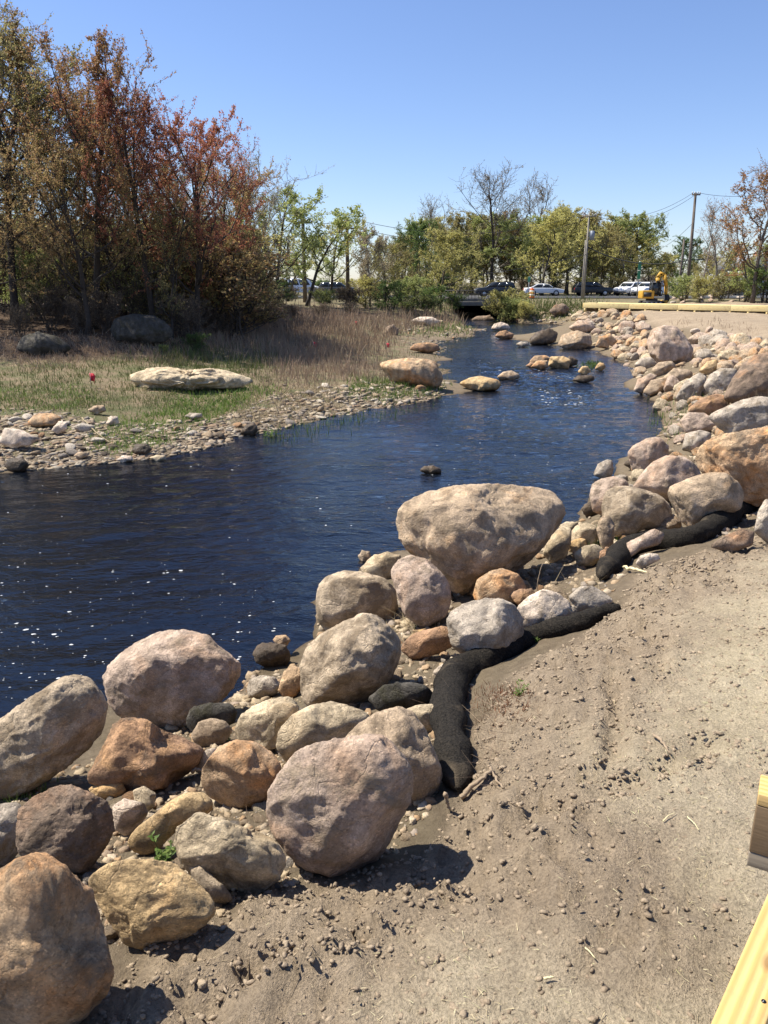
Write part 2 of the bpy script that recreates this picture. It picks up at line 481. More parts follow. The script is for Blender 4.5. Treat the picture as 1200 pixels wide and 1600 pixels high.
def leaf_mat(name, cols, trans=0.35, rough=0.6):
    """per-leaf tint from a ramp; some light passes through"""
    m, nt, N, L, P = mat_new(name)
    g = nt.nodes.new('ShaderNodeNewGeometry')
    st = [(k / max(1, len(cols) - 1), c) for k, c in enumerate(cols)]
    c = ramp(nt, g.outputs['Random Per Island'], st)
    oi = nt.nodes.new('ShaderNodeObjectInfo')
    c = mix(nt, 1.0, c, ramp(nt, oi.outputs['Random'], [(0.0, gray(0.82)), (1.0, gray(1.18))]), 'MULTIPLY')
    L.new(c, P.inputs['Base Color']); P.inputs['Roughness'].default_value = rough
    P.inputs['Specular IOR Level'].default_value = 0.25
    t = nt.nodes.new('ShaderNodeBsdfTranslucent'); L.new(c, t.inputs[0])
    ms = nt.nodes.new('ShaderNodeMixShader'); ms.inputs[0].default_value = trans
    L.new(P.outputs[0], ms.inputs[1]); L.new(t.outputs[0], ms.inputs[2])
    L.new(ms.outputs[0], N['Material Output'].inputs[0])
    return m

def ground_mat():
    m, nt, N, L, P = mat_new('ground_soil')
    v = obj_coords(nt, False)
    def attr(n):
        a = nt.nodes.new('ShaderNodeAttribute'); a.attribute_name = n; return a.outputs['Fac']
    dirt, veg, bed, straw = attr('dirt'), attr('veg'), attr('bed'), attr('straw')
    n1 = noise(nt, v, 1.3, 8, 0.65); n2 = noise(nt, v, 14, 8, 0.7); n3 = noise(nt, v, 90, 5, 0.7); n4 = noise(nt, v, 260, 3, 0.7)
    bank = mix(nt, ramp(nt, n2, [(0.3, gray(0)), (0.7, gray(1))]), (0.13,0.098,0.067), (0.235,0.185,0.125))
    soil = mix(nt, ramp(nt, n1, [(0.3, gray(0)), (0.7, gray(1))]), (0.285,0.22,0.152), (0.375,0.295,0.205))
    soil = mix(nt, straw, soil, mix(nt, ramp(nt, n1, [(0.3, gray(0)), (0.7, gray(1))]), (0.45,0.37,0.25), (0.56,0.475,0.335)))
    soil = mix(nt, 0.8, soil, ramp(nt, n2, [(0.3, gray(0.70)), (0.7, gray(1.22))]), 'MULTIPLY')
    soil = mix(nt, 0.9, soil, ramp(nt, n3, [(0.28, gray(0.45)), (0.5, gray(1.0)), (0.75, gray(1.45))]), 'MULTIPLY')
    sn = ramp(nt, n4, [(0.5, gray(0)), (0.62, gray(1))])
    pat = ramp(nt, noise(nt, v, 2.2, 6, 0.7), [(0.40, gray(0.15)), (0.62, gray(1))])
    soil = mix(nt, math_n(nt, 'MULTIPLY', math_n(nt, 'MULTIPLY', sn, straw), pat), soil, (0.52,0.44,0.27))
    litter_shade = mix(nt, ramp(nt, n2, [(0.3, gray(0)), (0.7, gray(1))]), (0.095,0.065,0.045), (0.20,0.15,0.09))
    green = mix(nt, ramp(nt, n1, [(0.42, gray(0)), (0.62, gray(0.8))]), mix(nt, n2, (0.14,0.10,0.065), (0.30,0.235,0.15)), (0.075,0.10,0.035))
    green = mix(nt, attr('litter_shade'), green, mix(nt, ramp(nt, n2, [(0.3, gray(0)), (0.7, gray(1))]), (0.055,0.036,0.025), (0.12,0.08,0.05)))  # dead-leaf brown, deepened in colour for the wood's shadow on the slope
    col = mix(nt, veg, bank, green)
    col = mix(nt, dirt, col, soil)
    col = mix(nt, bed, col, mix(nt, n2, (0.05,0.033,0.017), (0.10,0.068,0.036)))
    L.new(col, P.inputs['Base Color'])
    P.inputs['Roughness'].default_value = 0.95
    P.inputs['Specular IOR Level'].default_value = 0.15
    h = math_n(nt, 'ADD', math_n(nt, 'MULTIPLY', n2, 1.0), math_n(nt, 'MULTIPLY', n3, 0.5))
    h = math_n(nt, 'ADD', h, math_n(nt, 'MULTIPLY', n4, 0.2))
    L.new(bump(nt, h, 0.036, 1.0), P.inputs['Normal'])
    return m
M_GROUND = ground_mat()

def water_mat():
    m, nt, N, L, P = mat_new('stream_water')
    N.remove(P)
    tc = nt.nodes.new('ShaderNodeTexCoord')
    mp = nd(nt, 'ShaderNodeMapping'); mp.inputs['Scale'].default_value = (1.0, 2.0, 1.0); mp.inputs['Rotation'].default_value = (0, 0, 0.25)
    L.new(tc.outputs['Object'], mp.inputs[0]); v = mp.outputs[0]
    at = nt.nodes.new('ShaderNodeAttribute'); at.attribute_name = 'rapid'
    h = math_n(nt, 'ADD', math_n(nt, 'MULTIPLY', noise(nt, v, 1.6, 3, 0.5, 0.5), 0.055), math_n(nt, 'MULTIPLY', noise(nt, v, 4.6, 3, 0.55, 0.6), 0.030))
    h = math_n(nt, 'ADD', h, math_n(nt, 'MULTIPLY', noise(nt, v, 13.0, 3, 0.6, 0.4), 0.012))
    am = math_n(nt, 'ADD', 0.85, math_n(nt, 'MULTIPLY', at.outputs['Fac'], 1.3))
    calm = ramp(nt, noise(nt, tc.outputs['Object'], 0.35, 3, 0.5), [(0.35, gray(0.55)), (0.65, gray(1.15))])
    ac = nt.nodes.new('ShaderNodeAttribute'); ac.attribute_name = 'ruffle'
    h = math_n(nt, 'MULTIPLY', math_n(nt, 'MULTIPLY', h, am), math_n(nt, 'MULTIPLY', calm, ac.outputs['Fac']))
    nrm = bump(nt, h, 1.0, 1.0)
    gl = nd(nt, 'ShaderNodeBsdfGlossy', i_Roughness=0.07); gl.inputs[0].default_value = (0.95, 0.97, 1.0, 1)
    L.new(nrm, gl.inputs['Normal'])
    tr = nt.nodes.new('ShaderNodeBsdfTransparent'); tr.inputs[0].default_value = (0.16, 0.13, 0.09, 1)
    df = nd(nt, 'ShaderNodeBsdfDiffuse'); df.inputs[0].default_value = (0.005, 0.0075, 0.013, 1)
    m1 = nt.nodes.new('ShaderNodeMixShader'); m1.inputs[0].default_value = 0.62
    L.new(tr.outputs[0], m1.inputs[1]); L.new(df.outputs[0], m1.inputs[2])
    fr = nd(nt, 'ShaderNodeFresnel', i_IOR=1.48); L.new(nrm, fr.inputs['Normal'])
    m2 = nt.nodes.new('ShaderNodeMixShader'); L.new(fr.outputs[0], m2.inputs[0])
    L.new(m1.outputs[0], m2.inputs[1]); L.new(gl.outputs[0], m2.inputs[2])
    L.new(m2.outputs[0], N['Material Output'].inputs[0])
    return m
M_WATER = water_mat()

# ------------------------------------------------------------------ ground and water
def fan(y0, y1, rows, cols, w0, k, org=-2.0):
    yy = org + np.geomspace(y0 - org, y1 - org, rows)
    s = np.linspace(-1, 1, cols)
    X = s[None, :] * (w0 + k * (yy - org))[:, None]
    Y = np.repeat(yy[:, None], cols, 1)
    i = np.arange(rows - 1)[:, None] * cols; j = np.arange(cols - 1)[None, :]
    q = np.stack([i + j, i + j + 1, i + cols + j + 1, i + cols + j], -1).reshape(-1, 4)
    return X.ravel(), Y.ravel(), q

RUTS = [[(955,1055),(968,1120),(958,1185),(900,1225),(845,1250)],[(1000,985),(1040,1010),(1030,1050)],[(860,1262),(930,1240),(990,1222)],[(700,1330),(780,1290),(850,1262)],[(300,1560),(420,1500),(560,1470)],[(1120,1160),(1060,1190),(1010,1210)]]
RUTS = [[tuple(p[:2]) for p in hits([a for a, b in q], [b for a, b in q])] for q in RUTS]
def rut_dist(X, Y):
    best = np.full(len(X), 9.0)
    for q in RUTS:
        for (x0, y0), (x1, y1) in zip(q[:-1], q[1:]):
            ex, ey = x1 - x0, y1 - y0
            t = np.clip(((X - x0) * ex + (Y - y0) * ey) / (ex * ex + ey * ey), 0, 1)
            best = np.minimum(best, np.hypot(X - x0 - t * ex, Y - y0 - t * ey))
    return best
def dirt_mask(X, Y):
    wob = perlin(xy0(X, Y) * 3.0, 5) * 0.08
    return np.maximum(sstep(-0.06, 0.08, poly_sd(X, Y, DIRT_NEAR) + wob), sstep(-0.5, 0.6, poly_sd(X, Y, DIRT_FAR) + wob * 4))
def HD(X, Y):
    """ground height with its lumps, scuffs and ruts"""
    X = np.asarray(X, float).ravel(); Y = np.asarray(Y, float).ravel()
    Z = H(X, Y); P = xy0(X, Y)
    dirt = dirt_mask(X, Y); near = 1 - sstep(9, 16, Y)
    lump = 0.026 * fbm(P * 3.0, 3, 2) + 0.026 * fbm(P * 9, 3, 4) + 0.020 * np.abs(perlin(P * 21, 9)) + 0.013 * perlin(P * 38, 19)
    smooth = 0.35 + 1.25 * (1 - sstep(0.15, 0.9, poly_sd(X, Y, DIRT_NEAR) + 0.5 * perlin(P * 1.3, 12)))
    Z = Z + near * dirt * (lump * smooth + 0.03 * np.clip(perlin(P * np.array([1.6, 1.1, 1]), 31), -1, 0.1))
    u_, v_ = (X * 0.72 + Y * 0.69), (X * -0.69 + Y * 0.72)
    rake = perlin(np.stack([u_ * 1.3, v_ * 8.0, 0 * u_], 1), 71) + 0.5 * perlin(np.stack([u_ * 3.0, v_ * 17.0, 0 * u_], 1), 73)
    Z = Z + near * dirt * 0.014 * rake * np.clip(smooth, 0, 1.3)
    rd = rut_dist(X, Y) + 0.05 * perlin(P * 6, 15)
    Z = Z + near * dirt * (-0.045 * np.exp(-(rd / 0.035) ** 2) + 0.028 * np.exp(-((rd - 0.075) / 0.04) ** 2) * (0.6 + perlin(P * 14, 16)))
    return Z + (1 - dirt) * near * 0.03 * fbm(P * 4, 3, 6) + (1 - near) * (1 - sstep(66, 70, Y)) * 0.05 * fbm(P * 0.9, 4, 8)
def build_ground():
    X, Y, q = fan(-1.4, 900, 450, 450, 2.5, 0.75)
    Z = HD(X, Y)
    dn = poly_sd(X, Y, DIRT_NEAR)
    dirt = dirt_mask(X, Y); near = 1 - sstep(9, 16, Y); P = xy0(X, Y)
    left = (X < 0.30 * Y - 4) | (Y > 60)
    veg = np.where(left, sstep(0.03, 0.28, Z + 0.1 * perlin(P * 0.7, 3)), 0.12) * (1 - dirt)
    veg = np.maximum(veg, sstep(66, 70, Y) * 0.9)
    bed = 1 - sstep(-0.03, 0.04, Z)
    straw = sstep(0.40, 1.35, dn + 0.4 * perlin(P * 1.3, 12) + 0.2 * perlin(P * 4.1, 14)) * near
    me = mesh_from('ground', np.stack([X, Y, Z], 1), q)
    litter_shade = left * sstep(0.62, 0.95, Z + 0.12 * perlin(P * 0.5, 18)) * (1 - sstep(55, 62, Y))
    for n, a in (('litter_shade', litter_shade), ('dirt', dirt), ('veg', veg), ('bed', bed), ('straw', straw)):
        at = me.attributes.new(n, 'FLOAT', 'POINT'); at.data.foreach_set('value', a.astype(np.float32))
    tag(link('ground', me, M_GROUND), kind='structure')
build_ground()

RAPID = [tuple(at_z(a, b, 0)[:2]) for (a, b) in [(815,575),(930,575),(915,612),(920,640),(845,640),(740,585),(735,560)]]
def calm_at(X, Y):
    s_ = np.asarray(X, float) / (np.asarray(Y, float) + 1.0)
    return 0.45 + 0.55 * sstep(-0.42, -0.10, s_ + 0.08 * perlin(xy0(X, Y) * 0.25, 61))
def wave(X, Y, rapid):
    P = xy0(X, Y)
    fade = 1 - sstep(22, 40, Y)
    A = P[:, :2] @ np.array([[0.97, -0.24], [0.24, 0.97]]); P = np.stack([A[:, 0], A[:, 1], P[:, 2]], 1)
    calm = (0.75 + 0.55 * perlin(P * 0.3, 55)) * calm_at(X, Y)
    w = 0.016 * perlin(P * np.array([0.9, 1.9, 1]), 41) + calm * (0.017 * perlin(P * np.array([1.6, 3.4, 1]), 43) + fade * 0.011 * perlin(P * np.array([3.2, 6.4, 1]), 44) + fade * 0.005 * perlin(P * np.array([7, 12, 1]), 45))
    return w + rapid * (0.05 * np.abs(perlin(P * np.array([1.5, 2.2, 1]), 47)) + 0.035 * perlin(P * np.array([4, 5, 1]), 49))
def rapid_at(X, Y): return sstep(-0.9, 1.2, poly_sd(X, Y, RAPID))
def build_water():
    X, Y, q = fan(0.8, 112, 900, 620, 3.0, 0.62)
    hh = H(X, Y)
    keep = (hh < 0.16)[q].any(1)
    q = q[keep]
    used = np.unique(q); idx = np.full(len(X), -1); idx[used] = np.arange(len(used)); q = idx[q]
    X, Y = X[used], Y[used]
    rp = rapid_at(X, Y)
    me = mesh_from('stream_water', np.stack([X, Y, wave(X, Y, rp)], 1), q)
    at = me.attributes.new('rapid', 'FLOAT', 'POINT'); at.data.foreach_set('value', rp.astype(np.float32))
    at = me.attributes.new('ruffle', 'FLOAT', 'POINT'); at.data.foreach_set('value', calm_at(X, Y).astype(np.float32))
    tag(link('stream_water', me, M_WATER), kind='structure')
build_water()

# ------------------------------------------------------------------ boulders
_ico = {}
def ico(level):
    if level not in _ico:
        bm = bmesh.new()
        bmesh.ops.create_icosphere(bm, subdivisions=level, radius=1.0)
        bm.verts.index_update()
        V = np.array([v.co[:] for v in bm.verts]); F = np.array([[v.index for v in f.verts] for f in bm.faces])
        bm.free()
        _ico[level] = (V / np.linalg.norm(V, axis=1, keepdims=True), F)
    return _ico[level]

def rock_shape(level, seed, ncut=7, ang=0.6, rough=1.0, lo=0.60, hi=0.92):
    r = np.random.default_rng(seed)
    D, F = ico(level)
    P = D * (1 + 0.13 * perlin(D * 1.2, seed % 97) + 0.05 * perlin(D * 2.6, seed % 89 + 3))[:, None]
    for k in range(ncut):
        n = r.normal(size=3); n /= np.linalg.norm(n)
        d = r.uniform(lo - 0.16 * max(0, ang - 0.45), hi)
        e = P @ n - d
        soft = 0.5 * (e + np.sqrt(e * e + (0.08 * (1 - ang) + 0.006) ** 2))
        P = P - (soft * (0.55 + 0.4 * ang))[:, None] * n[None, :]
    for k in range(12):
        n = r.normal(size=3); n /= np.linalg.norm(n)
        e = P @ n - r.uniform(0.80, 0.97) * np.abs(P @ n).max()
        P = P - (np.clip(e, 0, 1) * (0.45 + 0.5 * ang))[:, None] * n[None, :]
    nz = r.normal(size=3); nz /= np.linalg.norm(nz)
    st = P @ nz * 3.2 + 0.35 * perlin(P * 1.7 + seed, 3)
    fr = st - np.floor(st); step = (sstep(0.0, 0.10, fr) - fr) / 3.2
    msk = sstep(0.05, 0.35, perlin(P * 1.1 + seed * 1.3, 9)) * ang
    P = P + nz[None, :] * (step * msk * 0.30)[:, None]
    Q = P + seed * 3.7
    ridge = 1 - np.abs(perlin(Q * 4.2, 5)) * 2
    disp = 0.055 * fbm(Q * 2.2, 3, 7) + 0.012 * ridge + 0.013 * fbm(Q * 8.5, 3, 13) + 0.008 * fbm(Q * 24, 2, 17) + (0.006 * perlin(Q * 60, 27) if level > 4 else 0)
    pit = np.clip(perlin(Q * 6.3, 23) - 0.33, 0, 1)
    P = P + D * (rough * (disp - 0.006 * pit))[:, None]
    return P, F

def smooth_ring(a, k):
    for _ in range(k):
        a = 0.25 * np.roll(a, 1) + 0.5 * a + 0.25 * np.roll(a, -1)
    return a
NB = 120
_TH = np.linspace(-math.pi, math.pi, NB, endpoint=False) + math.pi / NB
def ring_from_poly(poly):
    P = np.array(poly, float)
    out = np.zeros(NB)
    for k, t in enumerate(_TH):
        d = np.array([math.cos(t), math.sin(t)]); best = 0
        for i in range(len(P)):
            a = P[i]; e = P[(i + 1) % len(P)] - a
            den = d[0] * e[1] - d[1] * e[0]
            if abs(den) < 1e-9: continue
            s = (a[0] * e[1] - a[1] * e[0]) / den
            w = (a[0] * d[1] - a[1] * d[0]) / den
            if s > 0 and -1e-6 <= w <= 1 + 1e-6: best = max(best, s)
        out[k] = best
    if (out == 0).any(): out[out == 0] = out[out > 0].mean()
    return smooth_ring(out, 2)

HAND, LOOSE = [], []   # hand-placed stones and the ones scattered between them
FOOT = []          # (x, y, radius) of the big stones, so the small ones keep clear
def boulder(poly, mat, label, seed=None, level=5, depth=0.85, ncut=7, ang=0.6, rough=1.0, name='boulder', cat='boulder', group=None, base=None, dz=0.0, back=0.0, loc=True):
    """a stone whose outline seen from the path is poly (pixels); it gets its own distance, real size and thickness"""
    poly = np.array(poly, float)
    seed = seed if seed is not None else int(abs(poly[:3]).sum()) % 9973
    # area centroid
    x, y = poly[:, 0], poly[:, 1]
    x2, y2 = np.roll(x, -1), np.roll(y, -1)
    cr = x * y2 - x2 * y; A = cr.sum() / 2
    cx = ((x + x2) * cr).sum() / (6 * A); cy = ((y + y2) * cr).sum() / (6 * A)
    bx = x[np.argsort(y)[-3:]].mean(); by = y.max()
    rpx = math.sqrt(abs(A) / math.pi)
    if base is None:      # bedded: the lower part sits in the ground
        y = np.where(y > cy, cy + (y - cy) * 1.07, y); by = y.max()
        g = hit(bx, by); t0 = g[1] / ray(bx, by)[1]
        g = hit(bx, by, dz - 0.07 * rpx * t0 / FPX)
    else:
        g = at_z(bx, by, base)
    hd = math.hypot(g[0], g[1])
    phi = math.atan2(CAM_H - g[2], hd)
    d = ray(cx, cy)
    t0 = g[1] / ray(bx, by)[1]
    rw = rpx * t0 / FPX
    Yc = g[1] + rw * depth * (math.tan(phi / 2) + back)
    t = Yc / d[1]
    ctr = np.array([0, 0, CAM_H]) + d * t
    k = t / FPX
    rt = ring_from_poly(np.stack([(x - cx), -(y - cy)], 1)) * k
    P, F = rock_shape(level, seed, ncut, ang, rough)
    R_ = np.array([1.0, 0, 0]); U_ = np.array([0, SP, CP]); D_ = d / np.linalg.norm(d)
    a, b, c = P[:, 0], P[:, 1], P[:, 2]
    th = np.arctan2(b, a); rad = np.hypot(a, b)
    bi = np.clip(((th + math.pi) / (2 * math.pi) * NB).astype(int), 0, NB - 1)
    cur = np.zeros(NB); np.maximum.at(cur, bi, rad)
    cur[cur < 0.2] = cur[cur >= 0.2].mean()
    cur = smooth_ring(cur, 3)
    ratio = rt / cur
    tt = np.concatenate([_TH - 2 * math.pi, _TH, _TH + 2 * math.pi])
    s = np.interp(th, tt, np.tile(ratio, 3))
    mean_s = ratio.mean()
    w = sstep(0.0, 0.55, rad)
    s = mean_s * (1 - w) + s * w
    V = (a * s)[:, None] * R_ + (b * s)[:, None] * U_ + (c * rpx * k * depth)[:, None] * D_
    me = mesh_from(name, V, F)
    o = link(name, me, RM[mat] if isinstance(mat, str) else mat, None, tuple(ctr))
    tag(o, label, cat, group)
    FOOT.append((ctr[0], ctr[1], rpx * k * 0.95))
    HAND.append((label, cx, cy, rpx))
    return o

B = boulder
# the near pile, from the left edge of the picture
B([(-60,1400),(-20,1375),(17,1347),(53,1330),(75,1332),(110,1357),(143,1387),(157,1427),(170,1483),(178,1517),(167,1550),(143,1577),(110,1602),(50,1622),(-20,1618),(-70,1560),(-80,1470)], 'orange', 'big orange-topped boulder with dried mud in the bottom left corner', 101, 6, 0.8, 8, 0.65)
B([(135,1373),(160,1353),(197,1342),(240,1343),(277,1350),(307,1377),(330,1403),(338,1425),(315,1450),(270,1470),(230,1482),(195,1472),(175,1445),(157,1420),(145,1397)], 'yellow', 'domed orange-tan boulder half buried at the dirt edge beside the corner boulder', 102, 6, 0.8, 9, 0.8)
B([(25,1290),(27,1265),(50,1245),(85,1228),(110,1225),(145,1240),(172,1255),(180,1290),(172,1315),(150,1345),(130,1368),(95,1360),(50,1350),(26,1330)], 'dark', 'dark brown blocky boulder with a rough flat face behind the corner boulder', 103, 6, 0.8, 9, 0.95, 1.2)
B([(-70,1275),(-20,1258),(30,1252),(40,1275),(35,1320),(20,1345),(-20,1360),(-70,1350)], 'grey', 'pale grey flat-topped boulder at the left edge beside the dark block', 104, 5, 0.7, 7, 0.7)
B([(-40,1150),(0,1123),(33,1100),(67,1077),(100,1057),(120,1053),(143,1060),(160,1080),(170,1113),(163,1140),(143,1167),(110,1193),(67,1220),(33,1237),(0,1245),(-40,1238),(-62,1195)], 'dirty', 'long slanting mud-crusted boulder at the water on the left edge', 105, 6, 0.85, 8, 0.6)
B([(160,1065),(170,1035),(205,1005),(250,983),(290,981),(325,990),(345,1012),(365,1025),(378,1045),(368,1070),(345,1097),(310,1120),(265,1138),(225,1136),(190,1120),(170,1095)], 'pink', 'large rounded brown boulder with a pointed right end standing in the water edge', 106, 6, 0.9, 8, 0.7)
B([(133,1217),(150,1187),(162,1163),(177,1132),(193,1121),(227,1123),(253,1140),(293,1153),(325,1170),(312,1198),(285,1215),(265,1230),(205,1236),(160,1230)], 'rust', 'reddish-brown wedge-shaped rock with a sharp ridge below the large rounded boulder', 107, 6, 0.8, 10, 1.0)
B([(315,1205),(325,1185),(345,1165),(370,1155),(400,1158),(425,1175),(440,1195),(434,1228),(418,1254),(390,1262),(350,1256),(325,1243),(313,1225)], 'orange', 'pinkish-orange rounded rock left of the big heart-shaped boulder', 108, 5, 0.8, 9, 0.8)
B([(197,1313),(213,1293),(240,1273),(267,1250),(293,1237),(320,1238),(335,1253),(330,1270),(310,1280),(283,1292),(263,1309),(247,1326),(227,1334),(207,1327)], 'yellow', 'elongated smooth yellow-tan rock lying aslant beside a leafy weed', 109, 5, 0.7, 4, 0.3, 0.6)
B([(175,1260),(195,1248),(225,1255),(232,1270),(218,1290),(197,1306),(180,1294)], 'white', 'small cream angular stone between the dark block and the elongated yellow rock', 110, 4, 0.8, 9, 0.85)
B([(207,1235),(225,1228),(243,1240),(241,1260),(225,1270),(212,1257)], 'cream', 'small pale rounded stone below the reddish wedge rock', 111, 4, 0.7, 5, 0.5)
B([(137,1232),(160,1222),(192,1224),(196,1238),(180,1248),(150,1248)], 'yellow', 'flat yellowish stone wedged under the reddish wedge rock', 112, 4, 0.7, 8, 0.8)
B([(162,1205),(175,1182),(200,1175),(212,1190),(207,1215),(200,1230),(180,1232),(165,1225)], 'grey', 'upright grey slab leaning on the reddish wedge rock', 113, 4, 0.35, 9, 0.9, back=-0.8)
B([(270,1320),(277,1293),(310,1268),(330,1275),(367,1287),(400,1297),(430,1312),(448,1340),(442,1368),(410,1390),(375,1396),(340,1390),(310,1376),(285,1352)], 'cream', 'cream angular boulder with a dark split face left of the heart-shaped boulder', 114, 6, 0.8, 10, 0.95, 1.2)
B([(295,1355),(310,1348),(330,1365),(355,1390),(365,1405),(345,1412),(320,1400),(303,1380)], 'dirty', 'soil-brown slab of stone in front of the cream angular boulder', 115, 4, 0.7, 8, 0.7)
B([(415,1267),(420,1240),(437,1207),(457,1180),(480,1167),(520,1157),(547,1153),(573,1147),(600,1150),(623,1170),(643,1197),(647,1223),(640,1257),(623,1293),(607,1322),(587,1346),(553,1361),(520,1362),(483,1354),(450,1330),(427,1300)], 'pink', 'big heart-shaped pinkish-grey boulder in the middle foreground on the dirt edge', 116, 6, 0.9, 7, 0.6, 0.9)
B([(530,1165),(540,1150),(560,1130),(587,1113),(623,1103),(647,1113),(663,1137),(677,1170),(692,1203),(687,1226),(665,1248),(640,1256),(600,1250),(560,1205)], 'tan', 'tan boulder tucked behind the heart-shaped boulder beside the black sock', 117, 5, 0.85, 6, 0.45)
B([(432,1165),(437,1140),(457,1117),(483,1103),(517,1095),(547,1103),(580,1117),(570,1140),(550,1165),(510,1180),(473,1190),(443,1188)], 'cream', 'cream-tan rounded boulder with a soil patch behind the heart-shaped boulder', 118, 5, 0.85, 6, 0.5)
B([(365,1140),(375,1118),(395,1103),(420,1092),(450,1088),(468,1100),(467,1122),(445,1145),(432,1166),(400,1174),(375,1160)], 'cream', 'whitish boulder spotted with dark soil above the pinkish-orange rock', 119, 5, 0.8, 9, 0.85, 1.3)
B([(468,1040),(477,1013),(500,990),(537,970),(567,957),(590,960),(610,977),(627,1000),(628,1027),(617,1053),(593,1082),(567,1103),(540,1107),(513,1103),(487,1103),(470,1088)], 'dirty', 'large egg-shaped sandy boulder standing upright at the centre of the pile', 120, 6, 0.9, 8, 0.65, 1.0)
B([(494,937),(497,917),(510,900),(537,890),(567,893),(600,903),(618,920),(623,950),(605,974),(570,980),(540,984),(510,984),(495,967)], 'dirty', 'round muddy boulder at the water above the egg-shaped boulder', 121, 5, 0.9, 6, 0.5, 1.1)
B([(610,890),(623,873),(643,867),(667,873),(690,893),(703,913),(706,937),(696,962),(673,976),(653,975),(630,956),(620,930),(612,907)], 'pink', 'brownish egg-shaped boulder leaning below the huge flat-topped boulder', 122, 5, 0.9, 6, 0.5)
B([(618,810),(630,787),(667,770),(713,758),(767,755),(813,757),(853,762),(880,775),(887,793),(880,817),(863,840),(843,863),(815,885),(785,902),(750,915),(715,921),(698,909),(680,890),(647,868),(630,850)], 'tan', 'huge flat-topped brown boulder standing at the water in the centre', 123, 6, 0.8, 9, 0.8, 1.1)
B([(697,970),(705,955),(725,943),(755,935),(785,935),(805,945),(818,965),(820,990),(806,1012),(785,1030),(760,1036),(730,1028),(705,1007)], 'grey', 'squarish grey-brown boulder beside the bend of the black sock', 124, 5, 0.85, 9, 0.8, 1.1)
B([(738,930),(745,905),(765,892),(785,887),(810,897),(822,915),(818,938),(780,948),(750,948)], 'orange', 'rusty orange rounded rock under the huge flat-topped boulder', 125, 5, 0.8, 7, 0.6)
B([(808,948),(825,932),(848,920),(870,925),(890,940),(897,962),(884,984),(850,992),(820,990),(808,968)], 'white', 'white and pink rock between the grey boulder and the black sock', 126, 5, 0.8, 8, 0.65)
B([(888,932),(905,917),(925,915),(945,925),(958,937),(950,954),(920,960),(895,952)], 'grey', 'pale greenish-grey flat rock at the top end of the near black sock', 127, 5, 0.8, 6, 0.5, 0.7)
B([(865,968),(880,950),(897,945),(905,957),(893,972),(875,980)], 'grey', 'small grey stone against the right side of the white and pink rock', 128, 4, 0.8, 7, 0.6)
B([(563,892),(580,870),(605,862),(625,870),(628,890),(605,908),(575,908)], 'cream', 'yellowish-cream rock in the water behind the round muddy boulder', 129, 4, 0.8, 8, 0.7)
B([(561,872),(566,861),(577,862),(580,874),(570,879)], 'tan', 'small tan stone in the water behind the round muddy boulder', 130, 3, 0.8, 6, 0.6)
B([(848,862),(858,840),(878,822),(893,826),(892,850),(884,870),(860,878)], 'cream', 'cream upright stone at the right foot of the huge flat-topped boulder', 131, 4, 0.8, 8, 0.75)
B([(872,822),(885,815),(903,816),(906,828),(893,835),(878,832)], 'cream', 'small cream stone at the waterline right of the huge boulder', 132, 4, 0.8, 7, 0.6)
B([(890,835),(900,821),(916,817),(933,823),(937,838),(928,852),(905,856),(892,850)], 'cream', 'cream-grey angular stone by the bright grass tuft', 133, 4, 0.8, 8, 0.7)
B([(886,850),(900,842),(914,842),(917,855),(905,864),(889,862)], 'yellow', 'small yellow cobble in front of the cream-grey stone', 134, 4, 0.8, 6, 0.5)
B([(897,866),(912,853),(930,850),(943,858),(944,872),(925,884),(903,882)], 'cream', 'flat cream rock below the bright grass tuft', 135, 4, 0.8, 7, 0.6)
B([(937,862),(950,855),(963,862),(962,878),(947,884),(937,876)], 'rust', 'small rusty stone beside the flat cream rock near the far sock', 136, 4, 0.8, 7, 0.6)
B([(932,826),(938,808),(952,805),(960,820),(958,850),(948,862),(938,850)], 'tan', 'upright tan stone under the front of the overhanging boulder', 137, 4, 0.8, 6, 0.5)
B([(395,1022),(403,1008),(420,1004),(440,1006),(453,1018),(453,1033),(440,1043),(415,1043),(400,1036)], 'wet', 'dark wet stone standing in the water left of the egg-shaped boulder', 138, 4, 0.85, 7, 0.6, base=0.0)
B([(426,1000),(432,993),(447,992),(454,1000),(448,1010),(434,1010)], 'orange', 'small orange stone perched behind the dark wet stone in the water', 139, 4, 0.85, 6, 0.6, base=0.08)
B([(386,1078),(390,1062),(408,1055),(430,1058),(440,1072),(430,1086),(405,1092),(388,1090)], 'grey', 'greenish-grey stone at the water edge below the dark wet stone', 140, 4, 0.8, 7, 0.6)
B([(436,1072),(443,1050),(460,1040),(472,1046),(472,1075),(460,1088),(443,1088)], 'orange', 'orange stone squeezed against the left of the egg-shaped boulder', 141, 4, 0.8, 8, 0.8)
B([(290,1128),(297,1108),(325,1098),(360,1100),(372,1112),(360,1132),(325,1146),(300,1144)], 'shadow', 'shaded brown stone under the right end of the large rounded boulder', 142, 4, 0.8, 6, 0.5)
B([(299,1150),(310,1128),(330,1122),(350,1126),(364,1140),(352,1158),(330,1166),(308,1164)], 'tan', 'tan rounded rock right of the reddish wedge rock', 143, 4, 0.8, 7, 0.5)
B([(305,1192),(318,1175),(335,1168),(342,1176),(330,1195),(318,1208),(307,1206)], 'white', 'thin white stone leaning between the wedge rock and the pinkish-orange rock', 144, 4, 0.6, 8, 0.7)
B([(575,1090),(600,1070),(640,1066),(668,1072),(680,1090),(672,1106),(630,1112),(590,1110)], 'shadow', 'dark slate-coloured slab in the shade right of the egg-shaped boulder', 145, 4, 0.7, 9, 0.85)
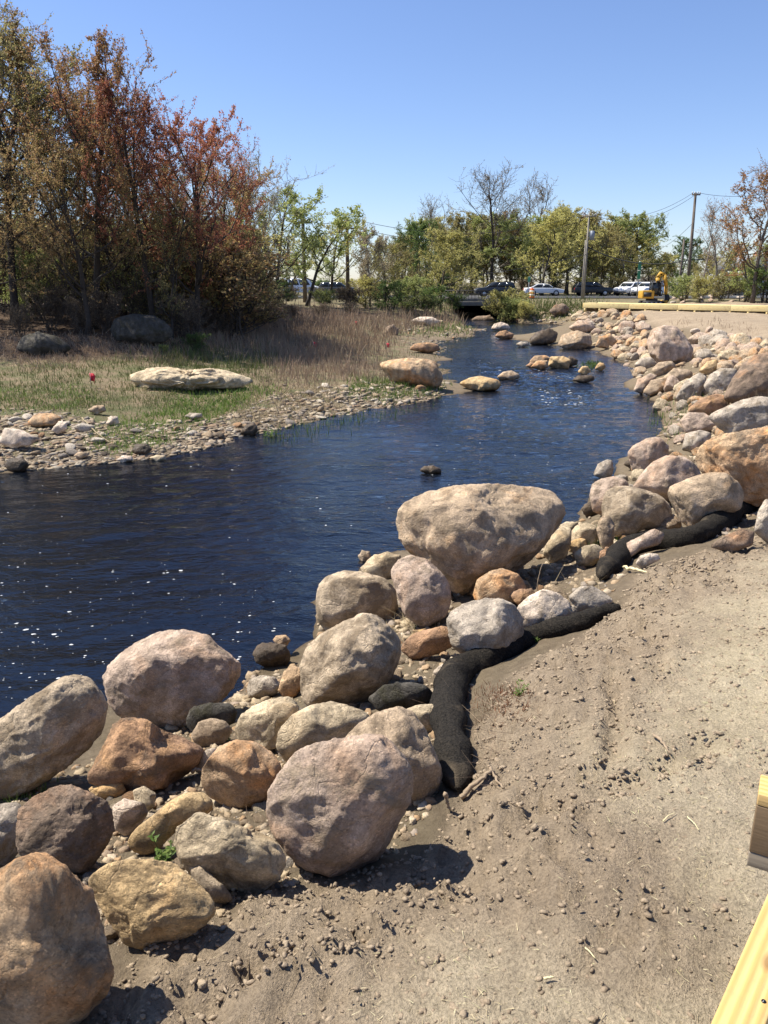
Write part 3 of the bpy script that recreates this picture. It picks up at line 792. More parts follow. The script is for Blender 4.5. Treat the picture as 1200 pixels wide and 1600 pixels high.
B([(628,1112),(650,1102),(675,1100),(690,1110),(696,1126),(680,1142),(655,1140)], 'cream', 'pale pinkish rock half hidden by the near black sock', 146, 4, 0.8, 7, 0.6)
B([(676,1050),(686,1040),(702,1037),(714,1044),(714,1058),(700,1066),(684,1064)], 'white', 'pale grey round stone at the bend of the near black sock', 147, 4, 0.8, 5, 0.4, 0.7)
B([(625,1015),(645,990),(690,978),(715,982),(720,1000),(690,1018),(650,1030)], 'rust', 'flat reddish rock lying left of the squarish grey-brown boulder', 148, 4, 0.7, 7, 0.6)
B([(640,995),(648,985),(665,982),(672,992),(662,1003),(646,1004)], 'yellow', 'small yellow stone below the brownish egg-shaped boulder', 149, 4, 0.8, 6, 0.5)
B([(795,930),(812,920),(832,921),(842,932),(830,943),(808,944)], 'rust', 'small brown stone between the orange rock and the white rock', 150, 4, 0.8, 7, 0.6)
# upstream, right side
B([(927,742),(934,725),(948,718),(956,719),(959,733),(956,743),(942,748)], 'grey', 'pale grey stone tilted upright at the water on the right bank', 160, 4, 0.6, 7, 0.7)
B([(921,773),(925,756),(939,748),(959,744),(979,750),(987,770),(972,795),(945,806),(926,797)], 'pink', 'pinkish round boulder under the tilted grey stone', 161, 5, 0.85, 6, 0.5)
B([(909,797),(916,788),(930,786),(940,793),(935,803),(918,806)], 'wet', 'dark wet stone at the waterline left of the pinkish round boulder', 162, 3, 0.8, 6, 0.6)
B([(940,790),(945,770),(959,760),(982,759),(1007,765),(1030,773),(1047,787),(1052,810),(1040,828),(1005,826),(980,836),(962,836),(945,826),(941,812)], 'dirty', 'overhanging brown boulder with a dark shaded front above the far sock', 163, 5, 0.8, 7, 0.6)
B([(985,765),(1002,739),(1019,722),(1041,711),(1070,714),(1090,728),(1097,742),(1087,768),(1050,786),(1015,780)], 'pink', 'sloping pinkish-grey boulder in the middle of the right bank', 164, 5, 0.85, 7, 0.55)
B([(980,708),(988,697),(1010,685),(1030,682),(1046,697),(1043,716),(1022,730),(1002,742),(987,732)], 'pink', 'light pinkish boulder at the water behind the sloping boulder', 165, 5, 0.85, 6, 0.5)
B([(1041,770),(1047,759),(1064,753),(1081,745),(1109,738),(1135,739),(1155,753),(1163,773),(1158,795),(1132,804),(1115,820),(1090,831),(1064,814),(1052,796)], 'tan', 'bulky tan boulder with two rounded lobes just above the far sock', 166, 5, 0.85, 6, 0.5)
B([(1084,711),(1095,694),(1115,682),(1143,677),(1172,671),(1215,665),(1255,690),(1255,765),(1210,792),(1165,784),(1135,764),(1110,750),(1090,733)], 'orange', 'huge pink and orange weathered boulder cut by the right edge', 167, 6, 0.75, 10, 0.8, 1.3)
B([(1065,702),(1071,677),(1095,672),(1112,677),(1108,694),(1088,708)], 'grey', 'small greyish boulder wedged behind the sloping boulder', 168, 4, 0.8, 7, 0.6)
B([(1061,657),(1075,644),(1101,645),(1124,660),(1122,675),(1092,680),(1070,675)], 'pink', 'low pinkish boulder beside reeds in the water on the right', 169, 5, 0.8, 6, 0.5)
B([(1104,650),(1132,636),(1160,624),(1186,619),(1215,622),(1228,655),(1175,676),(1143,681),(1123,668)], 'grey', 'long grey-white boulder with a dark shaded side at the right edge', 170, 5, 0.8, 7, 0.65)
B([(1128,622),(1143,593),(1160,568),(1180,554),(1215,548),(1235,600),(1205,628),(1160,634)], 'dark', 'big dark steep boulder at the right edge with dry stalks before it', 171, 5, 0.8, 7, 0.6)
B([(1099,602),(1109,585),(1126,575),(1152,576),(1150,600),(1132,618),(1109,620)], 'grey', 'round grey boulder left of the big dark boulder', 172, 5, 0.8, 6, 0.5)
B([(1073,640),(1095,622),(1120,615),(1142,620),(1137,642),(1110,654),(1085,651)], 'rust', 'orange-edged brown boulder below the round grey boulder', 173, 5, 0.8, 7, 0.6)
B([(1010,534),(1018,514),(1038,508),(1058,510),(1073,528),(1084,545),(1079,563),(1055,570),(1030,569),(1015,555)], 'pink', 'large pinkish boulder streaked with white at the top of the right bank', 174, 5, 0.85, 7, 0.6)
B([(1036,590),(1053,575),(1078,578),(1084,587),(1067,599),(1047,603)], 'tan', 'oblong tan boulder sloping towards the water on the right bank', 175, 4, 0.8, 6, 0.45)
B([(1004,612),(1018,594),(1038,590),(1050,602),(1032,615),(1013,618)], 'tan', 'oblong brown-tan boulder at the waterline where the stream narrows', 176, 4, 0.8, 6, 0.45)
B([(990,610),(997,593),(1016,583),(1027,588),(1019,602),(1002,614)], 'pink', 'small pinkish boulder left of the oblong boulder at the waterline', 177, 4, 0.8, 6, 0.5)
B([(1055,621),(1070,596),(1092,582),(1104,588),(1103,612),(1089,628),(1064,629)], 'grey', 'pale-topped boulder with a dark right face in the right bank', 178, 5, 0.8, 8, 0.75)
B([(1091,580),(1105,565),(1120,561),(1126,572),(1111,587)], 'yellow', 'yellow rounded boulder above the round grey boulder', 179, 4, 0.8, 6, 0.5)
B([(1017,578),(1030,566),(1050,564),(1058,574),(1044,585),(1026,587)], 'tan', 'low tan boulder below the white-streaked boulder', 180, 4, 0.8, 6, 0.5)
B([(991,570),(1000,560),(1018,558),(1026,568),(1016,578),(998,579)], 'grey', 'grey boulder at the water left of the white-streaked boulder', 181, 4, 0.8, 6, 0.5)
B([(871,539),(878,523),(902,516),(923,523),(926,539),(904,546),(885,546)], 'tan', 'tan boulder with a dark front standing at the bend of the stream', 182, 5, 0.8, 7, 0.6)
B([(888,512),(904,500),(923,502),(933,514),(904,521)], 'pink', 'pinkish boulder behind the dark-fronted boulder at the stream bend', 183, 4, 0.8, 6, 0.5)
B([(930,541),(936,527),(953,521),(965,533),(952,545)], 'orange', 'orange-pink boulder right of the dark-fronted boulder at the bend', 184, 4, 0.8, 7, 0.6)
B([(827,530),(838,519),(858,513),(872,520),(868,534),(845,540),(830,538)], 'wet', 'dark mossy rock cluster in the water left of the boulder at the bend', 185, 4, 0.8, 8, 0.7)
B([(858,487),(866,477),(880,474),(890,482),(884,492),(866,493)], 'dark', 'lone brown boulder on the far bank left of the boardwalk end', 186, 4, 0.8, 7, 0.6)
# in the stream
B([(715,599),(734,590),(750,587),(778,593),(784,601),(778,609),(757,611),(734,609)], 'yellow', 'flat yellow slab of rock lying in the stream', 190, 5, 0.8, 6, 0.6, base=-0.02)
B([(776,589),(786,581),(800,579),(809,584),(812,591),(798,595),(783,594)], 'tan', 'small tan rock in the stream right of the flat yellow slab', 191, 4, 0.8, 6, 0.5, base=-0.02)
B([(827,565),(835,556),(852,555),(862,560),(852,568),(838,570)], 'orange', 'orange rock at the back of the stone cluster in midstream', 192, 4, 0.8, 7, 0.7, base=0.0)
B([(828,574),(838,564),(855,563),(857,574),(845,578)], 'orange', 'rounded orange-tan rock at the front of the midstream cluster', 193, 4, 0.8, 6, 0.5, base=-0.02)
B([(856,572),(860,557),(880,557),(892,562),(888,576),(868,576)], 'yellow', 'square yellow rock at the right of the midstream cluster', 194, 4, 0.8, 8, 0.8, base=-0.02)
B([(880,565),(890,556),(903,562),(902,570),(888,573)], 'wet', 'dark rock at the right end of the midstream cluster', 195, 4, 0.8, 7, 0.6, base=-0.02)
B([(822,572),(830,565),(836,568),(832,575)], 'rust', 'small brown rock at the left end of the midstream cluster', 196, 3, 0.8, 6, 0.6, base=-0.02)
B([(904,582),(910,573),(918,573),(922,580),(914,586)], 'yellow', 'small yellow rock left of the grass clump in midstream', 197, 3, 0.8, 6, 0.6, base=-0.02)
B([(930,576),(935,567),(943,568),(945,575),(938,579)], 'yellow', 'small bright yellow rock right of the grass clump in midstream', 198, 3, 0.8, 6, 0.6, base=0.0)
B([(893,595),(903,587),(925,586),(930,594),(912,599)], 'wet', 'low dark rock below the grass clump in midstream', 199, 4, 0.8, 7, 0.6, base=-0.03)
B([(767,514),(772,506),(783,503),(794,507),(798,514),(785,518)], 'white', 'whitish domed boulder in the stream below the culvert', 200, 4, 0.8, 5, 0.4, base=-0.02)
B([(773,525),(780,518),(790,516),(803,522),(800,529),(783,530)], 'rust', 'rusty boulder in front of the whitish domed boulder', 201, 4, 0.8, 6, 0.5, base=-0.02)
B([(655,736),(663,729),(677,727),(689,733),(690,739),(672,742)], 'wet', 'small lone stone poking out of midstream above the huge boulder', 202, 4, 0.8, 6, 0.6, base=-0.02)
B([(806,538),(814,534),(823,535),(825,540),(814,543)], 'grey', 'small grey stone in the stream near the bend', 203, 3, 0.8, 6, 0.6, base=-0.02)
B([(975,725),(985,716),(998,716),(1003,726),(990,733)], 'wet', 'dark flat stone at the waterline below the light pinkish boulder', 204, 3, 0.8, 7, 0.6)
# left bank
B([(590,568),(610,562),(640,559),(668,561),(682,566),(693,590),(687,604),(660,606),(640,603),(612,596)], 'orange', 'large rusty orange block with a dark end on the left shore', 210, 5, 0.8, 8, 0.7)
B([(639,546),(648,537),(668,535),(684,538),(688,547),(668,552)], 'rust', 'flat reddish rock at the far left shore', 211, 4, 0.8, 7, 0.6)
B([(599,522),(604,510),(614,507),(622,514),(622,523)], 'dark', 'brown boulder at the edge of the dead reeds', 212, 4, 0.8, 7, 0.6)
B([(193,597),(205,583),(235,574),(262,573),(290,578),(318,576),(338,575),(354,581),(380,584),(402,597),(370,606),(310,609),(233,608)], 'cream', 'long pale flat outcrop of rock lying in the grass on the left bank', 213, 6, 1.2, 20, 1.0, 3.2)
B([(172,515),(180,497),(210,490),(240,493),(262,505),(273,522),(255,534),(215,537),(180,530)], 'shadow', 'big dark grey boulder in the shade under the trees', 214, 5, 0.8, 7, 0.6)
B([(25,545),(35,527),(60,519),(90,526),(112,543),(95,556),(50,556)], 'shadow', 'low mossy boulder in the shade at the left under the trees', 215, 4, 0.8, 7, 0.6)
B([(640,502),(655,495),(675,495),(690,503),(670,509)], 'white', 'long pale rock at the edge of the dead reeds near the culvert', 216, 4, 0.8, 6, 0.5)
B([(735,500),(745,494),(765,493),(775,500),(760,506)], 'dark', 'brown boulder in front of the culvert mouth', 217, 4, 0.8, 6, 0.5)
for poly, m, l in [
 ([(-5,690),(8,668),(35,672),(56,684),(50,694),(20,700)], 'white', 'pale tilted slab at the left edge of the left shore'),
 ([(42,660),(55,647),(80,645),(98,653),(85,664),(55,667)], 'orange', 'flat tan slab above the pale tilted slab on the left shore'),
 ([(80,672),(92,658),(105,660),(104,672),(90,678)], 'white', 'pale square stone right of the flat tan slab'),
 ([(138,642),(146,634),(163,633),(166,642),(152,647)], 'tan', 'tan block stone near the middle of the left shore'),
 ([(165,662),(172,650),(184,651),(186,661),(174,665)], 'white', 'white stone standing on the gravel of the left shore'),
 ([(6,727),(15,716),(35,715),(46,726),(38,736),(15,736)], 'wet', 'dark stone at the waterline on the left edge'),
 ([(115,712),(122,706),(135,707),(137,713),(124,717)], 'tan', 'tan flat stone at the left waterline'),
 ([(182,718),(193,711),(206,713),(208,719),(192,723)], 'white', 'pale flat stone in the water off the left shore'),
 ([(234,715),(244,711),(258,712),(260,718),(246,722)], 'cream', 'cream flat stone in the water off the left shore'),
 ([(205,705),(212,694),(230,693),(238,702),(230,709),(213,710)], 'wet', 'dark wet rock at the waterline behind the cream flat stone'),
 ([(375,676),(385,663),(398,660),(404,672),(395,681)], 'wet', 'dark wet rock at the point of the left shore'),
 ([(288,650),(297,645),(315,646),(317,652),(300,656)], 'grey', 'long grey stone on the green middle of the left shore')]:
    B(poly, m, l, level=4)
print('boulders', len(FOOT))

# stones of the banks: sampled over the ground, kept clear of the big ones
COBBLE_ME = []
for k in range(10):
    P, F = rock_shape(3, 500 + k, 9, 0.65, 1.0)
    P = P * np.array([1.0, 0.62 + 0.3 * ((k * 37) % 10) / 10, 0.40 + 0.35 * ((k * 53) % 10) / 10])
    COBBLE_ME.append(mesh_from('cobble', P, F))
BOULD_ME = []
for k in range(9):
    P, F = rock_shape(4, 700 + k, 8, 0.6, 1.1)
    P = P * np.array([1.0, 0.7 + 0.3 * ((k * 37) % 10) / 10, 0.6 + 0.3 * ((k * 53) % 10) / 10])
    BOULD_ME.append(mesh_from('boulder', P, F))
for me in COBBLE_ME: me.materials.append(COB['tan'])
for me in BOULD_ME: me.materials.append(RM['tan'])

def sample_px(poly, n, r):
    P = np.array(poly, float); lo, hi = P.min(0), P.max(0); out = np.zeros((0, 2))
    while len(out) < n:
        q = r.uniform(lo, hi, (n * 3, 2))
        out = np.vstack([out, q[in_poly(q[:, 0], q[:, 1], [tuple(p) for p in poly])]])
    return out[:n]
def scatter(poly, n, size_px, mats, shapes, name, cat, labels, group, seed, flat=1.0, sink=0.25, clear=0.75, zmax=None, pw=2.0):
    r = np.random.default_rng(seed)
    keys = list(mats)
    c = 0
    for q in sample_px(poly, n * 4, r):
        if c >= n: break
        g = hit(q[0], q[1])
        if zmax is not None and g[2] > zmax: continue
        t = g[1] / ray(*q)[1]
        sz = (size_px[0] + (size_px[1] - size_px[0]) * r.random() ** pw) * t / FPX / 2
        if any((g[0] - fx) ** 2 + (g[1] - fy) ** 2 < (fr * clear + sz * 0.6) ** 2 for fx, fy, fr in FOOT): continue
        me = shapes[int(r.integers(len(shapes)))]
        mk = keys[int(r.integers(len(keys)))]
        o = link(name, me, None, None, (g[0], g[1], g[2] + sz * flat * (0.5 - sink)))
        o.material_slots[0].link = 'OBJECT'; o.material_slots[0].material = mats[mk]
        o.scale = (sz, sz * r.uniform(0.7, 1.0), sz * flat * r.uniform(0.75, 1.15))
        o.rotation_euler = (r.uniform(-0.35, 0.35), r.uniform(-0.35, 0.35), r.uniform(0, 6.28))
        tag(o, labels[mk] if isinstance(labels, dict) else labels, cat, group)
        LOOSE.append((o, q[0], q[1], BN.get(mk) if name != 'cobble' else CN.get(mk)))
        if sz * FPX / t > 5: FOOT.append((g[0], g[1], sz * 0.9))
        c += 1
def lab(fmt, names): return {k: fmt % v for k, v in names.items()}
CN = {'tan': 'tan', 'cream': 'cream', 'grey': 'grey', 'rust': 'rusty', 'dark': 'dark brown', 'white': 'whitish'}
sub = lambda d, ks: {k: d[k] for k in ks}
BN = {'pink': 'pinkish', 'tan': 'tan', 'grey': 'grey', 'orange': 'orange', 'cream': 'cream', 'yellow': 'yellowish', 'dark': 'dark brown', 'rust': 'rusty', 'white': 'whitish'}
UP = sub(RM, ['pink', 'tan', 'grey', 'orange', 'cream', 'tan', 'pink'])
scatter([(1090,520),(1200,540),(1210,600),(1150,580),(1080,585),(1060,560)], 52, (20, 46), UP, BOULD_ME, 'boulder', 'boulder', lab('%s boulder among those on the upper slope right of the white-streaked boulder', BN), 'boulders on the upper right slope', 21, pw=1.2, clear=0.5)
scatter([(950,520),(1010,505),(1020,560),(1000,590),(965,560)], 48, (12, 32), UP, BOULD_ME, 'boulder', 'boulder', lab('%s boulder in the rocks between the stream bend and the white-streaked boulder', BN), 'boulders beside the stream bend', 22, pw=1.2, clear=0.5)
scatter([(895,500),(915,480),(950,488),(1005,500),(985,520),(930,522)], 54, (9, 24), UP, BOULD_ME, 'rock', 'rock', lab('%s rock in the riprap heap below the left end of the boardwalk', BN), 'riprap below the boardwalk end', 23, pw=1.3, clear=0.5)
scatter([(1050,600),(1200,600),(1215,690),(1060,690),(1030,650)], 60, (16, 42), UP, BOULD_ME, 'rock', 'rock', lab('%s rock filling the middle of the right bank between larger boulders', BN), 'rocks filling the right bank', 24, clear=0.5, pw=1.5)
scatter([(945,760),(1060,690),(1210,690),(1210,830),(960,850)], 40, (18, 46), UP, BOULD_ME, 'rock', 'rock', lab('%s rock wedged between the large boulders above the far black sock', BN), 'rocks above the far sock', 25, clear=0.45, pw=1.5)
scatter([(1085,518),(1200,532),(1200,550),(1090,535)], 26, (10, 22), sub(RM, ['white', 'grey', 'cream', 'pink']), BOULD_ME, 'rock', 'rock', lab('%s rock along the top edge of the right slope under the dirt', BN), 'rocks along the top of the slope', 26)
scatter([(1050,466),(1180,462),(1200,470),(1050,475)], 22, (8, 20), sub(RM, ['grey', 'pink', 'white']), BOULD_ME, 'rock', 'rock', lab('%s block in the rubble pile behind the far boardwalk', BN), 'rubble behind the boardwalk', 27, flat=0.8)
near_poly = [(0,1250),(140,1200),(330,1130),(390,1070),(470,1060),(520,985),(640,960),(720,900),(860,830),(990,800),(980,880),(880,960),(720,1060),(640,1260),(480,1370),(330,1430),(180,1470),(60,1330)]
scatter(near_poly, 125, (16, 48), sub(COB, ['tan', 'cream', 'rust', 'grey', 'white', 'dark']), COBBLE_ME, 'cobble', 'cobble', lab('%s cobble wedged in the gaps between the near boulders', CN), 'cobbles between the near boulders', 31, flat=1.0, clear=0.5, pw=1.6)
scatter([(560,1010),(640,985),(720,1010),(700,1070),(640,1090),(580,1060)], 24, (10, 24), sub(COB, ['cream', 'white', 'tan']), COBBLE_ME, 'cobble', 'cobble', lab('%s cobble in the patch left of the sock bend', CN), 'cobbles beside the sock bend', 32, clear=0.6)
left_poly = [(-10,655),(-10,735),(140,725),(250,712),(330,698),(430,670),(560,645),(690,620),(690,607),(560,620),(440,640),(330,668),(200,672),(60,650)]
scatter(left_poly, 70, (10, 36), sub(COB, ['tan', 'cream', 'grey', 'dark', 'white', 'tan', 'rust']), COBBLE_ME, 'cobble', 'cobble', lab('%s flat cobble on the left shore gravel', CN), 'cobbles of the left shore', 33, flat=0.8, pw=2.4)
scatter([(420,600),(560,590),(690,604),(690,618),(560,628),(440,630)], 20, (7, 20), sub(COB, ['cream', 'grey', 'white']), COBBLE_ME, 'cobble', 'cobble', lab('%s cobble in the gravel left of the rusty orange block', CN), 'cobbles beside the orange block', 34, flat=0.8)
scatter([(590,510),(700,500),(760,505),(720,522),(690,545),(640,535)], 24, (6, 15), sub(COB, ['cream', 'grey', 'rust', 'tan']), COBBLE_ME, 'cobble', 'cobble', lab('%s cobble on the far left shore below the dead reeds', CN), 'cobbles of the far left shore', 35, flat=0.8)
scatter([(775,498),(860,484),(905,492),(880,506),(800,506)], 22, (5, 13), sub(COB, ['cream', 'tan', 'grey', 'rust']), COBBLE_ME, 'cobble', 'cobble', lab('%s cobble on the far bank right of the culvert', CN), 'cobbles right of the culvert', 36, flat=0.8)
scatter([(985,700),(1045,660),(1060,690),(1020,690),(1000,705)], 12, (9, 20), sub(COB, ['rust', 'tan', 'dark']), COBBLE_ME, 'cobble', 'cobble', lab('%s cobble at the reedy inlet on the right shore', CN), 'cobbles at the inlet', 37, flat=0.7)
scatter([(870,540),(985,560),(1000,590),(970,590),(900,550)], 12, (6, 14), sub(COB, ['rust', 'tan', 'grey']), COBBLE_ME, 'cobble', 'cobble', lab('%s cobble at the waterline below the stream bend', CN), 'cobbles below the bend', 38, flat=0.7)

# ------------------------------------------------------------------ loose material: gravel, clods, straw, foam
def many(name, shape_list, pos, scl, rot, mat, label, cat, parent=None, smooth=True):
    """one mesh of many tiny pieces (stuff)"""
    Vs, Fs, n = [], [], 0
    which = np.arange(len(pos)) % len(shape_list)
    for k, (P, F) in enumerate(shape_list):
        ids = np.where(which == k)[0]
        if not len(ids): continue
        a = rot[ids]
        c, s = np.cos(a), np.sin(a)
        Q = P[None] * scl[ids][:, None, :]
        X = Q[..., 0] * c[:, None] - Q[..., 1] * s[:, None]
        Y = Q[..., 0] * s[:, None] + Q[..., 1] * c[:, None]
        V = np.stack([X, Y, Q[..., 2]], -1) + pos[ids][:, None, :]
        Vs.append(V.reshape(-1, 3))
        Fs.append((F[None] + (np.arange(len(ids)) * len(P))[:, None, None] + n).reshape(-1, F.shape[1]))
        n += len(ids) * len(P)
    me = mesh_from(name, np.vstack(Vs), Fs, smooth)
    return tag(link(name, me, mat, parent), label, cat, None, 'stuff')
TINY = []
for k in range(6):
    P, F = rock_shape(2 if k < 3 else 1, 900 + k, 7, 0.9, 1.0, 0.5, 0.85)
    P = P * (1 + 0.6 * perlin(P * 2.6, 60 + k))[:, None]
    TINY.append((P * np.array([1, 0.8, 0.65]), F))
def px_field(poly, n, seed, off=0.0, jit=0.0):
    r = np.random.default_rng(seed)
    Q = np.array(sample_px(poly, n, r)) + r.normal(size=(n, 2)) * np.array([jit, jit * 0.35])
    G = hits(Q[:, 0], Q[:, 1], off)
    t = G[:, 1] / (CP - (Q[:, 1] - 800) / FPX * SP)
    G[:, 2] += HD(G[:, 0], G[:, 1]) - H(G[:, 0], G[:, 1])
    return G, t, r

def pebble_mat(name, cols):
    m, nt, N, L, P = mat_new(name)
    g = nt.nodes.new('ShaderNodeNewGeometry')
    c = ramp(nt, g.outputs['Random Per Island'], [(k / (len(cols) - 1), c) for k, c in enumerate(cols)])
    v = obj_coords(nt, False)
    c = mix(nt, 1.0, c, ramp(nt, noise(nt, v, 40, 6, 0.7), [(0.25, gray(0.6)), (0.75, gray(1.3))]), 'MULTIPLY')
    L.new(c, P.inputs['Base Color']); P.inputs['Roughness'].default_value = 0.92; P.inputs['Specular IOR Level'].default_value = 0.2
    L.new(bump(nt, noise(nt, v, 120, 5, 0.7), 0.006), P.inputs['Normal'])
    return m
M_GRAVEL = pebble_mat('bank_gravel', [(0.30,0.22,0.14), (0.44,0.35,0.23), (0.20,0.15,0.10), (0.52,0.43,0.31), (0.34,0.22,0.12), (0.28,0.24,0.20)])
M_GRAVEL_D = pebble_mat('shore_gravel', [(0.22,0.17,0.115), (0.36,0.29,0.20), (0.12,0.09,0.065), (0.46,0.40,0.31), (0.27,0.18,0.11), (0.20,0.175,0.15)])
M_CLOD = pebble_mat('soil_clods', [(0.285,0.22,0.152), (0.375,0.295,0.205), (0.255,0.195,0.135), (0.325,0.252,0.175)])
near_gap = [(-10,1240),(140,1190),(330,1110),(390,1055),(480,1030),(500,960),(640,930),(700,890),(860,820),(980,790),(1000,850),(960,930),(880,970),(740,1060),(690,1240),(640,1330),(480,1375),(330,1435),(180,1480),(60,1340),(-10,1330)]
G, t, r = px_field(near_gap, 5200, 51)
sz = (2.2 + 11.0 * r.random(len(G)) ** 3) * t / FPX
many('gravel', TINY, G + np.array([0, 0, 0.0]), np.stack([sz] * 3, 1) * r.uniform(0.7, 1.2, (len(G), 3)), r.uniform(0, 6.28, len(G)), M_GRAVEL, 'fine tan gravel filling the gaps between the near boulders', 'gravel')
G, t, r = px_field([(-10,640),(-10,738),(140,730),(250,716),(330,702),(430,675),(560,650),(690,624),(700,600),(560,600),(440,615),(330,655),(200,662),(60,640)], 5200, 52)
sz = (1.6 + 8.0 * r.random(len(G)) ** 3) * t / FPX
many('shore_gravel', TINY, G, np.stack([sz, sz, sz * 0.6], 1) * r.uniform(0.7, 1.3, (len(G), 3)), r.uniform(0, 6.28, len(G)), M_GRAVEL_D, 'mixed gravel strewn over the left shore', 'gravel')
G, t, r = px_field([(900,500),(945,492),(1000,508),(1090,520),(1210,540),(1210,840),(960,850),(940,760),(1030,690),(1060,650),(1000,600),(960,550),(880,535)], 2600, 53)
sz = (1.5 + 7.0 * r.random(len(G)) ** 3) * t / FPX
many('slope_gravel', TINY, G, np.stack([sz] * 3, 1) * r.uniform(0.7, 1.3, (len(G), 3)), r.uniform(0, 6.28, len(G)), M_GRAVEL, 'rubble and gravel between the boulders of the right bank', 'gravel')
G, t, r = px_field([(590,505),(770,495),(905,478),(920,500),(870,508),(790,508),(720,530),(690,555),(640,545)], 1200, 54)
sz = (1.2 + 3.5 * r.random(len(G)) ** 3) * t / FPX
many('far_gravel', TINY, G, np.stack([sz, sz, sz * 0.7], 1), r.uniform(0, 6.28, len(G)), M_GRAVEL_D, 'gravel on the far shores near the culvert', 'gravel')

# soil clods: thick along the stony edge and in the scuffed tracks, thin elsewhere
def clods(n, seed, smin, smax, pw, edge):
    r = np.random.default_rng(seed)
    q = np.stack([r.uniform(-1.2, 5.5, n * 6), 0.9 + 8.0 * r.random(n * 6) ** 1.5], 1)
    d = poly_sd(q[:, 0], q[:, 1], DIRT_NEAR)
    P = xy0(q[:, 0], q[:, 1])
    clump = sstep(0.0, 0.5, perlin(P * np.array([1.6, 1.1, 1]), 31) * -1.0) * 0.8 + 0.25 * sstep(0.1, 0.5, perlin(P * 2.7, 33))
    rd = rut_dist(q[:, 0], q[:, 1])
    prob = np.clip(np.exp(-np.clip(d, 0, 9) / edge) + 0.42 * clump + 0.05 + 0.9 * np.exp(-(rd / 0.09) ** 2), 0, 1) * (d > -0.05)
    q = q[r.random(len(q)) < prob][:n]
    z = HD(q[:, 0], q[:, 1])
    s = smin + (smax - smin) * r.random(len(q)) ** pw
    s *= np.clip(0.8 + q[:, 1] * 0.06, 0.8, 1.3)
    return np.stack([q[:, 0], q[:, 1], z - s * 0.12], 1), s, r
G, s, r = clods(24000, 61, 0.0035, 0.019, 2.4, 0.45)
many('soil_clods', TINY[3:], G, np.stack([s, s, s * 0.8], 1) * r.uniform(0.7, 1.3, (len(G), 3)), r.uniform(0, 6.28, len(G)), M_CLOD, 'crumbly clods of dry brown soil along the stony edge of the path', 'soil', None, False)
G, s, r = clods(240, 62, 0.010, 0.030, 2.6, 0.12)
many('soil_lumps', TINY[:3], G, np.stack([s, s, s * 0.75], 1) * r.uniform(0.7, 1.3, (len(G), 3)), r.uniform(0, 6.28, len(G)), M_CLOD, 'larger lumps of soil heaped where the dirt meets the boulders', 'soil', None, False)

M_STRAW = leaf_mat('straw_fibre', [(0.50,0.42,0.25), (0.42,0.34,0.20), (0.58,0.52,0.33), (0.34,0.27,0.17), (0.52,0.50,0.27)], 0.1, 0.8)
def fibres(name, xs, ys, zs, length, width, tilt, mat, label, cat, seed, bend=0.3, segs=2, az=None, kind='stuff'):
    """blades, fibres and stalks: ribbons rising from (x,y,z)"""
    r = np.random.default_rng(seed)
    n = len(xs)
    az = r.uniform(0, 6.28, n) if az is None else az
    el = tilt
    d = np.stack([np.cos(az) * np.cos(el), np.sin(az) * np.cos(el), np.sin(el)], 1)
    side = np.stack([-np.sin(az), np.cos(az), np.zeros(n)], 1)
    wa = r.uniform(0, 6.28, n)
    upv = np.cross(d, side)
    side = side * np.cos(wa)[:, None] + upv * np.sin(wa)[:, None]
    bd = r.normal(size=(n, 3)) * bend; bd[:, 2] = -np.abs(bd[:, 2]) * 0.5
    P0 = np.stack([xs, ys, zs], 1)
    rows = []
    for k in range(segs + 1):
        u = k / segs
        c = P0 + d * (length * u)[:, None] + bd * (length * u * u * 0.5)[:, None]
        w = width * (1 - 0.85 * u if k else 1.0)
        rows.append(c - side * (w / 2)[:, None]); rows.append(c + side * (w / 2)[:, None])
    V = np.stack(rows, 1)
    m = 2 * (segs + 1)
    q = np.array([[2*k, 2*k+1, 2*k+3, 2*k+2] for k in range(segs)])
    F = (q[None] + (np.arange(n) * m)[:, None, None]).reshape(-1, 4)
    me = mesh_from(name, V.reshape(-1, 3), F, True)
    return tag(link(name, me, mat), label, cat, None, kind)
r = np.random.default_rng(63)
n = 34000
q = np.stack([r.uniform(-0.6, 4.5, n), 0.9 + 6.0 * r.random(n) ** 1.5], 1)
d = poly_sd(q[:, 0], q[:, 1], DIRT_NEAR)
keep = (d > 0.1) & (r.random(n) < 0.12 + 0.88 * sstep(0.3, 1.0, d + 0.35 * perlin(xy0(q[:, 0], q[:, 1]) * 1.4, 12)))
q = q[keep]; n = len(q)
fibres('straw_fibres', q[:, 0], q[:, 1], HD(q[:, 0], q[:, 1]) + 0.001 + 0.005 * r.random(n), r.uniform(0.008, 0.035, n), r.uniform(0.0012, 0.003, n), r.normal(0, 0.12, n), M_STRAW, 'pale straw fibres and sawdust scattered on the dirt path', 'straw', 64, 0.2, 1)

